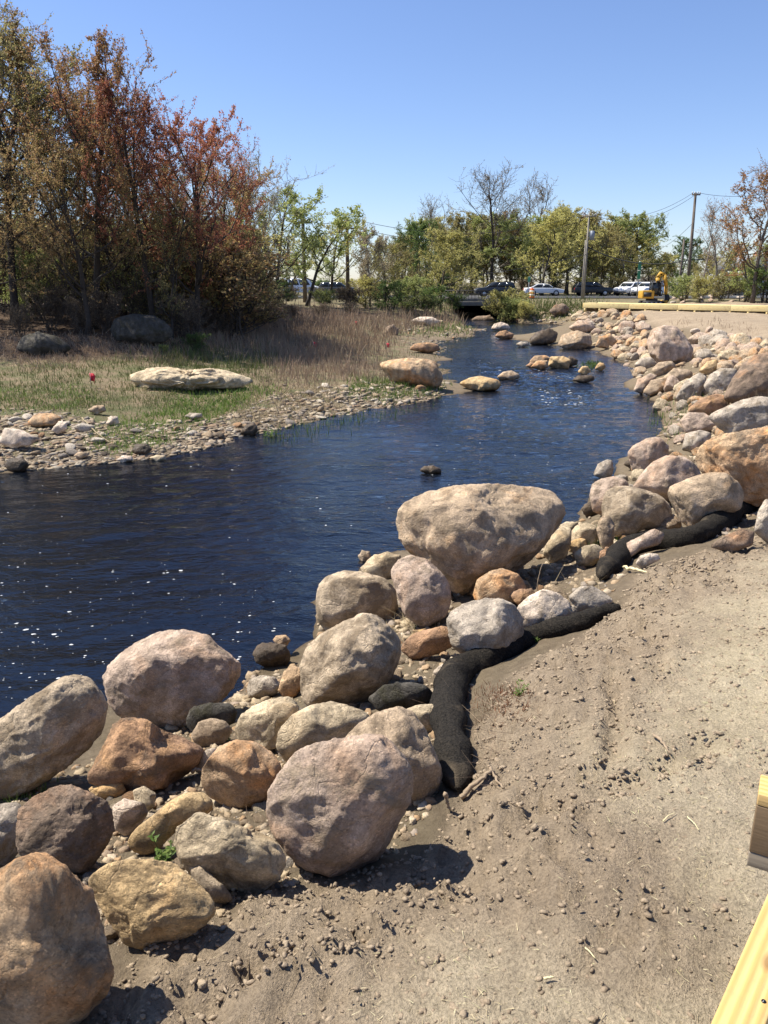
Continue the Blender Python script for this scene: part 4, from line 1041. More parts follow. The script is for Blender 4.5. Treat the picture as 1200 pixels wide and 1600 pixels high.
# foam flecks drifting on the water
M_FOAM = plain('foam', (0.46,0.47,0.48), 0.9, vary=0.05)
def foam():
    r = np.random.default_rng(71)
    polys = [([(-10,960),(160,1000),(170,1050),(60,1090),(-10,1110)], 60, (0.7, 3.6)), ([(-10,840),(380,900),(490,960),(380,1040),(300,985),(150,1000),(-10,960)], 100, (0.6, 2.8)),
             ([(0,740),(420,690),(600,850),(480,900),(-10,840)], 50, (0.5, 2.0)), ([(420,690),(690,640),(900,660),(1030,660),(900,780),(620,820),(600,850)], 90, (0.4, 1.3)),
             ([(690,620),(880,590),(1000,640),(900,670),(690,650)], 50, (0.4, 1.2)), ([(840,610),(900,606),(915,632),(850,636)], 60, (0.6, 3)), ([(740,560),(815,575),(830,600),(745,585)], 26, (0.6, 2)), ([(815,578),(905,578),(930,600),(850,600)], 26, (0.6, 2))]
    V, F, n = [], [], 0
    a = np.linspace(0, 6.283, 8)[:-1]
    for poly, m, (s0, s1) in polys:
        Q = np.array(sample_px(poly, m, r))
        for p in Q:
            g = at_z(p[0], p[1], 0)
            if h1(g[0], g[1]) > -0.03: continue
            t = g[1] / ray(*p)[1]
            s = (s0 + (s1 - s0) * r.random() ** 4) * t / FPX
            rr = s * r.uniform(0.5, 1.3, 7)
            w = wave(np.array([g[0]]), np.array([g[1]]), rapid_at([g[0]], [g[1]]))[0]
            ring = np.stack([g[0] + rr * np.cos(a) * 1.3, g[1] + rr * np.sin(a), np.full(7, w + 0.004)], 1)
            V.append(np.vstack([[g[0], g[1], w + 0.006 + s * 0.15], ring])); F.append(np.array([[0, 1 + i, 1 + (i + 1) % 7] for i in range(7)]) + n); n += 8
    me = mesh_from('foam_flecks', np.vstack(V), np.vstack(F), True)
    tag(link('foam_flecks', me, M_FOAM), 'white flecks of foam drifting on the dark stream', 'foam', None, 'stuff')
foam()

# ------------------------------------------------------------------ black compost socks
def sock_mat():
    m, nt, N, L, P = mat_new('black_mesh_sock')
    v = obj_coords(nt, False)
    w = noise(nt, v, 90, 4, 0.7); big = noise(nt, v, 5, 6, 0.65)
    c = mix(nt, ramp(nt, w, [(0.4, gray(0)), (0.72, gray(1))]), (0.010,0.009,0.008), (0.048,0.040,0.031))
    c = mix(nt, ramp(nt, big, [(0.55, gray(0)), (0.8, gray(0.6))]), c, (0.16,0.125,0.085))
    L.new(c, P.inputs['Base Color']); P.inputs['Roughness'].default_value = 0.95; P.inputs['Specular IOR Level'].default_value = 0.15
    L.new(bump(nt, math_n(nt, 'ADD', w, math_n(nt, 'MULTIPLY', big, 3.0)), 0.012), P.inputs['Normal'])
    return m
M_SOCK = sock_mat()
def catmull(P, n):
    P = np.array(P, float); Q = np.vstack([2 * P[0] - P[1], P, 2 * P[-1] - P[-2]]); out = []
    for i in range(1, len(Q) - 2):
        for u in np.linspace(0, 1, n, endpoint=False):
            p0, p1, p2, p3 = Q[i-1:i+3]
            out.append(0.5 * ((2*p1) + (-p0+p2)*u + (2*p0-5*p1+4*p2-p3)*u*u + (-p0+3*p1-3*p2+p3)*u**3))
    out.append(P[-1]); return np.array(out)
def sock(path, rad, label, seed):
    pts = [hit(a, b, 0.65 * rr) for (a, b), rr in zip(path, rad)]
    C_ = catmull(pts, 14); R_ = catmull(np.array([[x, 0, 0] for x in rad]), 14)[:, 0]
    u = np.linspace(0, 1, len(C_)); 
    R_ = R_ * np.clip(np.minimum(np.sqrt(np.clip(u * 26, 0, 1)), np.sqrt(np.clip((1 - u) * 26, 0, 1))), 0.12, 1)
    V, F = tube(C_, R_, 28, True)
    ctr = np.repeat(C_, 28, 0)
    N_ = (V - ctr); rl = np.linalg.norm(N_, axis=1, keepdims=True) + 1e-6; N_ = N_ / rl
    V = V + N_ * (0.024 * fbm(V * 4.0, 3, seed) + 0.006 * fbm(V * 22, 2, seed + 4) + 0.010 * np.clip(perlin(V * np.array([9, 9, 2]), seed + 9), -1, 0))[:, None]
    V = V - np.array([0, 0, 1]) * (0.0 * rl)
    o0 = C_[len(C_) // 2]
    me = mesh_from('compost_sock', V - o0, F)
    o = tag(link('compost_sock', me, M_SOCK, None, tuple(o0)), label, 'erosion sock', 'black erosion control socks')
    # frayed fuzz standing off the netting
    r = np.random.default_rng(seed)
    k = r.integers(0, len(V), 2600)
    fz = N_[k] + r.normal(size=(len(k), 3)) * 0.5
    fz /= np.linalg.norm(fz, axis=1, keepdims=True)
    L_ = r.uniform(0.006, 0.02, len(k))
    s_ = np.cross(fz, r.normal(size=(len(k), 3))); s_ /= np.linalg.norm(s_, axis=1, keepdims=True)
    A = V[k] - o0
    W = np.stack([A - s_ * 0.0009, A + s_ * 0.0009, A + fz * L_[:, None]], 1).reshape(-1, 3)
    f = link('fuzz', mesh_from('fuzz', W, np.arange(len(W)).reshape(-1, 3)), M_SOCK, o)
    f['kind'] = 'stuff'
    return o
sock([(716,1232),(708,1160),(702,1085),(722,1046),(775,1022),(830,995),(890,976),(968,948)], [0.06,0.085,0.098,0.095,0.085,0.085,0.075,0.04], 'near black erosion sock bent in an L along the dirt edge', 81)
sock([(940,902),(975,862),(1025,845),(1075,840),(1115,822),(1150,795),(1205,768),(1270,742)], [0.085,0.115,0.115,0.105,0.115,0.12,0.11,0.11], 'far black erosion sock snaking below the boulders of the right bank', 82)

# ------------------------------------------------------------------ timber: boardwalk
def wood_mat(name, a, b, knots=True, axis=(1.0, 14.0, 14.0)):
    m, nt, N, L, P = mat_new(name)
    tc = nt.nodes.new('ShaderNodeTexCoord')
    oi = nt.nodes.new('ShaderNodeObjectInfo')
    mp = nd(nt, 'ShaderNodeMapping'); mp.inputs['Scale'].default_value = axis
    L.new(tc.outputs['Object'], mp.inputs[0])
    cx = nt.nodes.new('ShaderNodeCombineXYZ'); L.new(math_n(nt, 'MULTIPLY', oi.outputs['Random'], 37.0), cx.inputs[0]); L.new(cx.outputs[0], mp.inputs['Location'])
    w = nd(nt, 'ShaderNodeTexWave', i_Scale=1.1, i_Distortion=4.5, i_Detail=3.0)
    w.inputs['Detail Scale'].default_value = 0.6; w.bands_direction = 'Y'
    L.new(mp.outputs[0], w.inputs['Vector'])
    f = noise(nt, mp.outputs[0], 6, 6, 0.6)
    c = mix(nt, ramp(nt, w.outputs['Fac'], [(0.2, gray(0)), (0.9, gray(1))]), a, b)
    c = mix(nt, 0.5, c, ramp(nt, f, [(0.3, gray(0.8)), (0.7, gray(1.15))]), 'MULTIPLY')
    if knots:
        k = nd(nt, 'ShaderNodeTexVoronoi', i_Scale=1.0); mk = nd(nt, 'ShaderNodeMapping'); mk.inputs['Scale'].default_value = (4.0, 11.0, 11.0)
        L.new(tc.outputs['Object'], mk.inputs[0]); L.new(mk.outputs[0], k.inputs['Vector'])
        c = mix(nt, ramp(nt, k.outputs['Distance'], [(0.07, gray(0.8)), (0.16, gray(0))]), c, (0.20,0.115,0.05))
    sm = ramp(nt, noise(nt, tc.outputs['Object'], 7.0, 8, 0.7), [(0.52, gray(0)), (0.72, gray(0.55))])
    c = mix(nt, sm, c, (0.27,0.20,0.13))
    L.new(c, P.inputs['Base Color']); P.inputs['Roughness'].default_value = 0.72; P.inputs['Specular IOR Level'].default_value = 0.25
    L.new(bump(nt, math_n(nt, 'ADD', w.outputs['Fac'], f), 0.0012), P.inputs['Normal'])
    return m
M_PINE = wood_mat('new_yellow_pine', (0.60,0.41,0.17), (0.52,0.325,0.115))
M_PINE_FAR = wood_mat('new_pine_curb', (0.76,0.62,0.31), (0.70,0.54,0.24), False)
M_BEAM = wood_mat('treated_brown_beam', (0.19,0.13,0.075), (0.14,0.098,0.058), False)
M_GREYWOOD = wood_mat('weathered_deck', (0.27,0.225,0.17), (0.20,0.165,0.125), False)
M_STEEL = plain('dark_screw', (0.03,0.03,0.03), 0.4, 0.8)

def near_boardwalk():
    a = at_z(1110, 1600, 1.85); b = at_z(1200, 1395, 1.85)
    u = (b - a) / np.linalg.norm(b - a); ang = math.atan2(u[1], u[0]); nrm = np.array([u[1], -u[0], 0])
    root = empty('boardwalk_curb', (a[0], a[1], 1.56), 'yellow pine curb of the boardwalk in the bottom right corner', 'boardwalk', None, ang)
    W = 0.082
    # local frame: x along the curb, -y to the deck side (right)
    MB().box((0.03, -W/2, 0.29 - 0.019), (1.04, W, 0.038), bev=0.004).build('top_plank', M_PINE, root)
    for x in (-0.42, 0.42):
        MB().box((x, -W/2, 0.126), (0.16, W - 0.006, 0.250)).build('block', M_BEAM, root)
    for x in (0.115, -0.33):
        s = MB(); th = np.linspace(0, 6.283, 13)[:-1]
        s.tube([(x, -0.066, 0.2885), (x, -0.066, 0.2915)], [0.0052, 0.0044], 12)
        so = s.build('screw', M_STEEL, root)
        MB().box((x, -0.066, 0.2920), (0.0048, 0.0012, 0.0012)).build('slot', plain('slot', (0.3,0.3,0.3), 0.4, 1.0), so)
    for k in range(7):
        MB().box((-0.9 + 0.29 * k, -0.55, -0.02), (0.284, 1.1, 0.036), bev=0.003).build('deck_board', M_GREYWOOD, root)
    MB().box((0.0, -0.10, -0.14), (2.0, 0.04, 0.2)).build('joist', M_BEAM, root)
    # the stacked timber end farther on
    c = at_z(1184, 1246, 1.85)
    r2 = empty('boardwalk_post', (c[0], c[1], 1.62), 'stacked brown timber end with a yellow cap at the right edge', 'boardwalk', None, -0.50)
    MB().box((0.15, 0.045, 0.128), (0.30, 0.09, 0.152), bev=0.003).build('timber', M_BEAM, r2)
    MB().box((0.15, 0.045, 0.027), (0.30, 0.088, 0.046), bev=0.003).build('timber', M_GREYWOOD, r2)
    MB().box((0.155, 0.05, 0.224), (0.31, 0.10, 0.036), bev=0.003).build('cap_plank', M_PINE, r2)
    MB().box((0.32, 0.05, -0.2), (0.09, 0.089, 0.40)).build('leg', M_BEAM, r2)
near_boardwalk()

def far_boardwalk():
    a = at_z(913, 473.5, 1.92); b = at_z(1330, 481, 1.92)
    u = (b - a); Lg = np.linalg.norm(u); ang = math.atan2(u[1], u[0])
    root = empty('boardwalk', (a[0], a[1], 1.42), 'long low boardwalk with a bright yellow curb across the far dirt', 'boardwalk', None, ang)
    n = 5
    for k in range(n):
        MB().box((Lg * (k + 0.5) / n, 0, 0.37), (Lg / n - 0.01, 0.16, 0.30), bev=0.008).build('curb_plank', M_PINE_FAR, root)
    MB().box((0.0, 0.9, 0.36), (0.24, 1.7, 0.30), bev=0.008).build('end_plank', M_PINE_FAR, root)
    m = int(Lg / 0.95)
    me = None
    for k in range(m + 1):
        x = 0.1 + k * (Lg - 0.2) / m
        if me is None:
            o = MB().box((0, 0, 0.12), (0.11, 0.14, 0.32)).build('block', M_PINE_FAR, root); me = o.data; o.location = (x, 0, 0)
        else:
            o = link('block', me, None, root, (x, 0, 0))
    db = None
    nb = int(Lg / 0.30)
    for k in range(nb):
        x = 0.15 + k * Lg / nb
        if db is None:
            o = MB().box((0, 0.95, 0.215), (0.27, 1.7, 0.04)).build('deck_board', M_GREYWOOD, root); db = o.data; o.location = (x, 0, 0)
        else:
            link('deck_board', db, None, root, (x, 0, 0))
    for y in (0.25, 1.65):
        MB().box((Lg / 2, y, 0.09), (Lg, 0.08, 0.19)).build('joist', M_BEAM, root)
    MB().box((Lg / 2, 1.86, 0.40), (Lg, 0.14, 0.2)).build('curb_plank', M_PINE_FAR, root)
far_boardwalk()

# ------------------------------------------------------------------ vegetation
M_BARK = plain('bark_grey_brown', (0.105,0.085,0.068), 0.95, vary=0.4, scale=9, bmp=0.02)
M_BARK_D = plain('bark_dark', (0.055,0.044,0.036), 0.95, vary=0.4, scale=9, bmp=0.02)
M_BARK_P = plain('bark_pale', (0.20,0.175,0.145), 0.95, vary=0.3, scale=9, bmp=0.02)
LM = {
 'red':    leaf_mat('leaf_red_maple', [(0.38,0.13,0.085), (0.42,0.18,0.095), (0.33,0.10,0.08), (0.42,0.22,0.10), (0.36,0.16,0.11)], 0.48),
 'rust':   leaf_mat('leaf_rusty', [(0.40,0.20,0.10), (0.42,0.25,0.11), (0.36,0.16,0.09), (0.38,0.27,0.11), (0.32,0.21,0.09)], 0.48),
 'ochre':  leaf_mat('leaf_ochre', [(0.42,0.30,0.13), (0.46,0.35,0.15), (0.38,0.22,0.12), (0.36,0.31,0.12), (0.42,0.24,0.15)], 0.48),
 'olive':  leaf_mat('leaf_olive', [(0.33,0.29,0.115), (0.38,0.33,0.13), (0.28,0.27,0.10), (0.40,0.29,0.13)], 0.48),
 'yellow': leaf_mat('leaf_yellow_green', [(0.50,0.46,0.15), (0.44,0.42,0.13), (0.54,0.48,0.19), (0.40,0.37,0.12)], 0.5),
 'spring': leaf_mat('leaf_spring_green', [(0.36,0.41,0.14), (0.30,0.35,0.115), (0.42,0.44,0.16), (0.29,0.31,0.105)], 0.48),
 'green':  leaf_mat('leaf_green', [(0.12,0.19,0.05), (0.095,0.155,0.04), (0.16,0.23,0.06), (0.10,0.13,0.04)], 0.42),
 'brown':  leaf_mat('twig_brown', [(0.27,0.20,0.13), (0.22,0.16,0.105), (0.32,0.255,0.16), (0.25,0.175,0.115)], 0.3),
 'bud':    leaf_mat('bud_pale', [(0.34,0.29,0.20), (0.29,0.23,0.16), (0.36,0.32,0.20)], 0.4),
}
def norm(v): return v / (np.linalg.norm(v) + 1e-9)
def tree_mesh(seed, height, tr, lean=(0, 0), spread=0.9, first=0.25, nl=(11, 7, 6), leaf=26000, lsize=0.10, droop=0.0, up=0.25, multi=1, elong=1.6, crown=0.5, twig_r=0.006, narrow=1.0):
    """branching skeleton: trunk -> limbs -> branches -> twigs, leaves along the twigs"""
    r = np.random.default_rng(seed)
    lines, twigs = [], []
    def grow(p, d, L, rad, n, wob, upk, dr=0.0):
        pts = [p]; d = norm(d)
        for k in range(n):
            d = norm(d + r.normal(size=3) * wob + np.array([0, 0, upk - dr * k / n]))
            p = p + d * (L / n); pts.append(p)
        rr = np.linspace(rad, rad * 0.35, n + 1)
        return np.array(pts), rr
    for m_ in range(multi):
        base = np.array([r.normal() * 0.12 * (multi > 1), r.normal() * 0.12 * (multi > 1), -0.15])
        d0 = np.array([lean[0] + r.normal() * 0.05 + (r.normal() * 0.35 if multi > 1 else 0), lean[1] + r.normal() * 0.05 + (r.normal() * 0.35 if multi > 1 else 0), 1.0])
        T, TR = grow(base, d0, height * r.uniform(0.78, 0.95), tr, 9, 0.07, 0.05)
        TR[0] *= 1.35
        lines.append((T, TR, 8))
        for a in range(nl[0]):
            f = first + (1 - first) * (a + r.random()) / nl[0]
            i = min(int(f * 9), 8); u = f * 9 - i
            p = T[i] * (1 - u) + T[i+1] * u
            az = a * 2.399 + r.normal() * 0.5
            prof = math.sin(math.pi * min(1.0, 0.18 + 0.82 * ((f - first) / (1 - first)) ** 0.75)) ** 0.7
            L = height * crown * (0.30 + 0.70 * prof) * r.uniform(0.75, 1.2) * narrow
            el = 0.35 + 0.75 * f + r.normal() * 0.15
            d = np.array([math.cos(az) * spread, math.sin(az) * spread, math.tan(min(el, 1.3)) * 0.75])
            B1, R1 = grow(p, d, L, max(TR[i] * 0.5, 0.02), 7, 0.16, up * 0.5, droop)
            lines.append((B1, R1, 6))
            for b in range(nl[1]):
                g = 0.22 + 0.78 * (b + r.random()) / nl[1]
                j = min(int(g * 7), 6); w = g * 7 - j
                p2 = B1[j] * (1 - w) + B1[j+1] * w
                dd = norm(B1[j+1] - B1[j]) + r.normal(size=3) * 0.75
                L2 = L * r.uniform(0.28, 0.55) * (1.15 - 0.5 * g)
                B2, R2 = grow(p2, dd, L2, max(R1[j] * 0.5, 0.012), 5, 0.22, up * 0.5, droop * 1.4)
                lines.append((B2, R2, 4))
                for c in range(nl[2]):
                    g3 = 0.2 + 0.8 * (c + r.random()) / nl[2]
                    j3 = min(int(g3 * 5), 4); w3 = g3 * 5 - j3
                    p3 = B2[j3] * (1 - w3) + B2[j3+1] * w3
                    d3 = norm(B2[j3+1] - B2[j3]) + r.normal(size=3) * 0.85
                    B3, R3 = grow(p3, d3, L2 * r.uniform(0.35, 0.75), twig_r, 3, 0.25, up * 0.6, droop * 2)
                    R3 = np.linspace(twig_r, twig_r * 0.4, 4)
                    lines.append((B3, R3, 3)); twigs.append(B3)
    mb = MB()
    for P, R, s in lines: mb.tube(P, R, s, s > 3)
    trunk = mesh_from('trunk', np.vstack(mb.v), [np.vstack(a) for a in mb.f.values()], True)
    TW = np.array(twigs)
    crown_me = None
    if leaf:
        k = r.integers(0, len(TW), leaf); u = r.uniform(0, 3, leaf); i = np.minimum(u.astype(int), 2); f = (u - i)[:, None]
        c = TW[k, i] * (1 - f) + TW[k, i + 1] * f + r.normal(size=(leaf, 3)) * lsize * 0.75
        a = r.normal(size=(leaf, 3)); a[:, 2] -= 0.7; a /= np.linalg.norm(a, axis=1, keepdims=True)
        b = np.cross(a, r.normal(size=(leaf, 3))); b /= np.linalg.norm(b, axis=1, keepdims=True)
        s = lsize * r.uniform(0.55, 1.2, leaf)
        A = a * (s * elong * 0.5)[:, None]; B_ = b * (s * 0.5)[:, None]
        V = np.stack([c - A, c + B_ - A * 0.1, c + A, c - B_ - A * 0.1], 1).reshape(-1, 3)
        crown_me = mesh_from('crown', V, np.arange(leaf * 4).reshape(-1, 4), False)
    return trunk, crown_me, height

TM = {
 'maple_a': tree_mesh(1, 13.0, 0.20, (0.05, 0), 0.9, 0.18, (14, 9, 7), 28000, 0.060, up=0.30, twig_r=0.009),
 'maple_b': tree_mesh(2, 12.0, 0.18, (0.12, 0), 1.0, 0.24, (13, 9, 7), 28000, 0.060, up=0.25, twig_r=0.009),
 'maple_c': tree_mesh(3, 11.0, 0.17, (-0.08, 0), 1.05, 0.20, (13, 9, 7), 27000, 0.060, up=0.22, twig_r=0.009),
 'round':   tree_mesh(4, 9.0, 0.11, (0, 0), 0.85, 0.08, (16, 7, 6), 17000, 0.080, up=0.35, twig_r=0.012),
 'tall':    tree_mesh(5, 11.0, 0.12, (0, 0), 0.7, 0.12, (16, 7, 6), 12500, 0.080, up=0.4, narrow=0.75, twig_r=0.013),
 'open':    tree_mesh(6, 9.0, 0.17, (0.25, 0), 1.1, 0.30, (8, 6, 6), 6500, 0.11, up=0.2, twig_r=0.011),
 'open_b':  tree_mesh(7, 9.0, 0.15, (-0.2, 0), 1.1, 0.32, (8, 6, 6), 6000, 0.11, up=0.2, twig_r=0.011),
 'bare':    tree_mesh(8, 11.0, 0.15, (0, 0), 0.8, 0.35, (12, 8, 7), 2600, 0.07, up=0.35, twig_r=0.013),
 'bare_b':  tree_mesh(9, 10.0, 0.13, (0.1, 0), 0.75, 0.22, (13, 8, 7), 2600, 0.07, up=0.4, twig_r=0.013),
 'willow':  tree_mesh(10, 9.0, 0.16, (0.22, 0), 1.0, 0.30, (11, 8, 7), 14000, 0.08, droop=0.16, up=0.25, elong=2.6, twig_r=0.011),
 'airy':    tree_mesh(14, 11.0, 0.13, (0.05, 0), 0.9, 0.14, (14, 9, 7), 13000, 0.065, up=0.3, twig_r=0.011),
 'shrub_a': tree_mesh(11, 3.2, 0.03, (0, 0), 1.0, 0.08, (7, 6, 5), 6500, 0.060, up=0.3, multi=6, crown=0.45, twig_r=0.005),
 'shrub_b': tree_mesh(12, 2.6, 0.03, (0, 0), 1.1, 0.08, (7, 6, 5), 6500, 0.060, up=0.3, multi=6, crown=0.5, twig_r=0.005),
 'thicket': tree_mesh(13, 3.6, 0.025, (0, 0), 0.9, 0.06, (8, 7, 5), 3600, 0.045, up=0.35, multi=8, crown=0.4, twig_r=0.007),
}
def ht(px, top, Y):
    p = at_y(px, top, Y); return p[2]
def tree(kind, px, Y, top, leafm, label, name='tree', cat='tree', bark=None, group=None, rz=None, sx=1.0, dz=0.0, barkonly=False):
    x = at_y(px, 440, Y)[0]
    z = h1(x, Y) + dz
    trunk, crown, h0 = TM[kind]
    want = ht(px, top, Y) - z
    s = want / h0
    rz = rz if rz is not None else (px * 12.9898 + Y * 4.1) % 6.283
    o = empty(name, (x, Y, z), label, cat, group, rz)
    o.scale = (s * sx, s * sx, s)
    t = link('trunk', trunk, None, o)
    if not len(trunk.materials): trunk.materials.append(M_BARK)
    t.material_slots[0].link = 'OBJECT'; t.material_slots[0].material = bark or M_BARK
    if crown is not None and not barkonly:
        c = link('crown', crown, None, o)
        if not len(crown.materials): crown.materials.append(LM['olive'])
        c.material_slots[0].link = 'OBJECT'; c.material_slots[0].material = LM[leafm]
    return o
GL, GU, GF, GB = 'maples of the left wood', 'undergrowth of the left wood', 'trees along the far road', 'trees on the horizon behind the road'
# left wood
for a in [
 ('maple_a', -75, 31, -20, 'olive', 'olive-leaved maple cut by the left edge of the picture', 0.4),
 ('maple_a', 15, 32, 2, 'ochre', 'tallest ochre-leaved maple rising at the left edge', 2.2),
 ('maple_c', 75, 35, 45, 'olive', 'olive-brown maple just right of the tallest left tree', 1.0),
 ('maple_b', 140, 31, 92, 'rust', 'reddish maple with bare dark limbs in the middle of the left wood', 0.2),
 ('maple_a', 190, 35, 135, 'ochre', 'ochre maple behind the reddish maple in the left wood', 3.9),
 ('maple_b', 235, 31, 165, 'red', 'red maple above the big dark boulder under the trees', 5.5),
 ('maple_c', 300, 32, 170, 'red', 'red maple forming the right shoulder of the left wood', 2.6),
 ('maple_c', 332, 35, 238, 'ochre', 'low ochre maple at the right end of the left wood', 4.4),
 ('airy', 40, 42, 150, 'olive', 'olive tree standing back between the left maples', 1.4),
 ('airy', 120, 44, 190, 'olive', 'olive tree standing back behind the reddish maple', 0.9),
 ('airy', 215, 45, 240, 'olive', 'olive tree standing back behind the dark boulder', 3.0),
 ('airy', 300, 47, 270, 'olive', 'olive tree standing back behind the right shoulder of the wood', 5.0),
 ('airy', -40, 45, 120, 'olive', 'olive tree standing back at the left edge', 2.0),
 ('airy', 360, 46, 300, 'olive', 'olive tree where the left wood thins out', 0.5),
 ('maple_c', 128, 29.3, 215, 'ochre', 'small ochre maple standing in front of the wood between the shaded boulders', 1.9),
 ('maple_b', -20, 29, 240, 'ochre', 'small ochre maple in front of the wood at the left edge', 4.9),
 ('airy', 262, 30, 330, 'olive', 'thin olive sapling right of the big dark boulder', 2.4)]:
    tree(a[0], a[1], a[2], a[3], a[4], a[5], 'maple_tree', 'tree', M_BARK_D, GL, a[6])
r = np.random.default_rng(91)
ul = ['at the left edge', 'beside the low mossy boulder', 'left of the big dark boulder', 'behind the big dark boulder', 'right of the big dark boulder', 'below the low ochre maple', 'where the wood meets the dead reeds']
k = 0
for row, (Y, top, kinds) in enumerate([(30.5, 425, ('thicket', 'thicket')), (33, 385, ('shrub_a', 'thicket')), (37, 345, ('shrub_a', 'thicket')), (41, 330, ('thicket', 'shrub_a'))]):
    for j in range(9):
        px = -45 + 52 * j + r.uniform(-14, 14)
        if row == 0 and (150 < px < 290 or px > 330 or j % 2): continue
        if row == 1 and j % 3 == 1: continue
        kd = kinds[j % 2]
        lm = ['olive', 'yellow', 'ochre', 'spring', 'olive'][int(r.integers(5))] if row else 'brown'
        where = ul[min(6, max(0, int((px + 50) / 70)))]
        rown = ['front', 'second', 'third', 'rearmost'][row]; nth = ['first', 'second', 'third', 'fourth', 'fifth', 'sixth', 'seventh', 'eighth', 'ninth'][j]
        tree(kd, px, Y + r.uniform(-0.8, 0.8), top + r.uniform(-14, 22), lm, '%s shrub, %s row, %s from the left, %s' % ({'olive': 'olive', 'brown': 'brown twiggy', 'ochre': 'ochre', 'spring': 'light green', 'yellow': 'yellowish'}[lm], rown, nth, where), 'shrub', 'shrub', M_BARK if kd == 'thicket' else M_BARK_D, GU, None, r.uniform(1.1, 1.6))
# far trees: kind, px, Y, top, leaf, bark, label
FT = [
 ('bare', 383, 55, 272, 'bud', M_BARK_P, 'grey leafless tree just right of the left wood'),
 ('bare_b', 405, 58, 318, 'spring', M_BARK, 'thin leafing tree beside the grey leafless tree'),
 ('open', 425, 60, 308, 'spring', M_BARK_D, 'leaning dark-limbed tree with sparse green leaves left of the utility poles'),
 ('open_b', 478, 61, 322, 'spring', M_BARK_D, 'sparse green tree with forked dark trunks at the left utility pole'),
 ('open', 512, 66, 352, 'yellow', M_BARK_D, 'sparse yellowish tree between the two left utility poles'),
 ('open_b', 448, 72, 370, 'spring', M_BARK, 'small light green tree behind the leaning tree'),
 ('round', 372, 62, 372, 'olive', M_BARK, 'olive tree behind the grey leafless tree'),
 ('tall', 578, 64, 343, 'bud', M_BARK_P, 'pale budding tree right of the crossarm utility pole'),
 ('tall', 602, 68, 362, 'yellow', M_BARK, 'slim yellowish tree beside the pale budding tree'),
 ('round', 628, 72, 385, 'olive', M_BARK, 'low olive tree right of the slim yellowish tree'),
 ('round', 655, 80, 352, 'green', M_BARK, 'green round-topped tree left of the culvert'),
 ('round', 690, 66, 366, 'yellow', M_BARK, 'yellow-olive tree standing left of the culvert mouth'),
 ('bare_b', 688, 88, 330, 'bud', M_BARK, 'leafless tree behind the green round-topped tree'),
 ('tall', 712, 85, 320, 'olive', M_BARK, 'olive-tinged tree with feathery top left of the tall bare tree'),
 ('tall', 738, 90, 328, 'yellow', M_BARK, 'yellowish tree just left of the tall bare tree'),
 ('bare', 766, 83, 288, 'bud', M_BARK_D, 'tall bare tree with a dark trunk rising above the culvert'),
 ('round', 762, 94, 345, 'olive', M_BARK, 'olive tree behind the tall bare tree'),
 ('tall', 796, 88, 316, 'ochre', M_BARK, 'ochre tree right of the tall bare tree'),
 ('bare_b', 826, 90, 300, 'bud', M_BARK, 'bare spreading tree left of the yellow trees'),
 ('round', 815, 86, 360, 'spring', M_BARK, 'light green tree below the bare spreading tree'),
 ('round', 848, 75, 340, 'yellow', M_BARK_D, 'yellow-leaved tree with dark stems left of the white car'),
 ('tall', 868, 86, 314, 'yellow', M_BARK, 'tall yellow tree behind the white car'),
 ('round', 888, 84, 330, 'yellow', M_BARK, 'rounded yellow tree left of the transformer pole'),
 ('tall', 912, 95, 322, 'rust', M_BARK, 'reddish tree behind the transformer pole'),
 ('tall', 940, 86, 340, 'olive', M_BARK, 'olive tree right of the transformer pole'),
 ('willow', 962, 92, 345, 'yellow', M_BARK, 'feathery yellowish tree behind the white parked cars'),
 ('willow', 985, 88, 342, 'spring', M_BARK_D, 'leaning feathery tree with a dark trunk above the white parked cars'),
 ('round', 925, 90, 400, 'green', M_BARK, 'low green tree behind the dark parked car'),
 ('round', 1030, 96, 398, 'olive', M_BARK_D, 'low olive tree behind the excavator'),
 ('round', 1062, 94, 375, 'green', M_BARK_D, 'dark green tree left of the tall bare utility pole'),
 ('tall', 1180, 58, 218, 'rust', M_BARK, 'tall red-brown tree at the right edge of the picture'),
 ('airy', 1235, 62, 235, 'rust', M_BARK, 'red-brown tree cut by the right edge of the picture'),
 ('bare_b', 1118, 66, 335, 'rust', M_BARK_P, 'small reddish thin tree right of the tall utility pole'),
 ('round', 1140, 72, 385, 'yellow', M_BARK, 'yellowish bushy tree under the tall red-brown tree'),
 ('round', 1195, 60, 372, 'spring', M_BARK, 'bright green bushy tree at the right edge'),
 ('round', 1105, 80, 400, 'olive', M_BARK, 'low olive bushy tree right of the white sign'),
]
for kd, px, Y, top, lm, bk, lb in FT:
    if Y >= 74: Y += 24
    tree(kd, px, Y, top, lm, lb, 'tree', 'tree', bk, GF, {'open': 0.2, 'open_b': 3.0, 'willow': 0.1}.get(kd), 1.45 if kd == 'round' else 1.25)
BG = ['left of the grey leafless tree', 'behind the white van', 'behind the left utility pole', 'behind the crossarm pole', 'behind the pale budding tree', 'left of the culvert', 'behind the culvert', 'behind the black car on the bridge', 'behind the light green tree', 'behind the white car', 'behind the transformer pole', 'behind the dark parked car', 'behind the excavator', 'behind the white sign', 'behind the tall utility pole', 'at the right edge']
for j, w in enumerate(BG):
    tree(['round', 'tall', 'willow'][j % 3], 345 + j * 57, 138 + (j * 7) % 14, 398 + (j * 13) % 16, ['olive', 'yellow', 'green', 'spring'][j % 4], '%s far tree on the horizon %s' % (['olive', 'yellowish', 'dark green', 'light green'][j % 4], w), 'tree', 'tree', M_BARK, GB, None, 1.5)
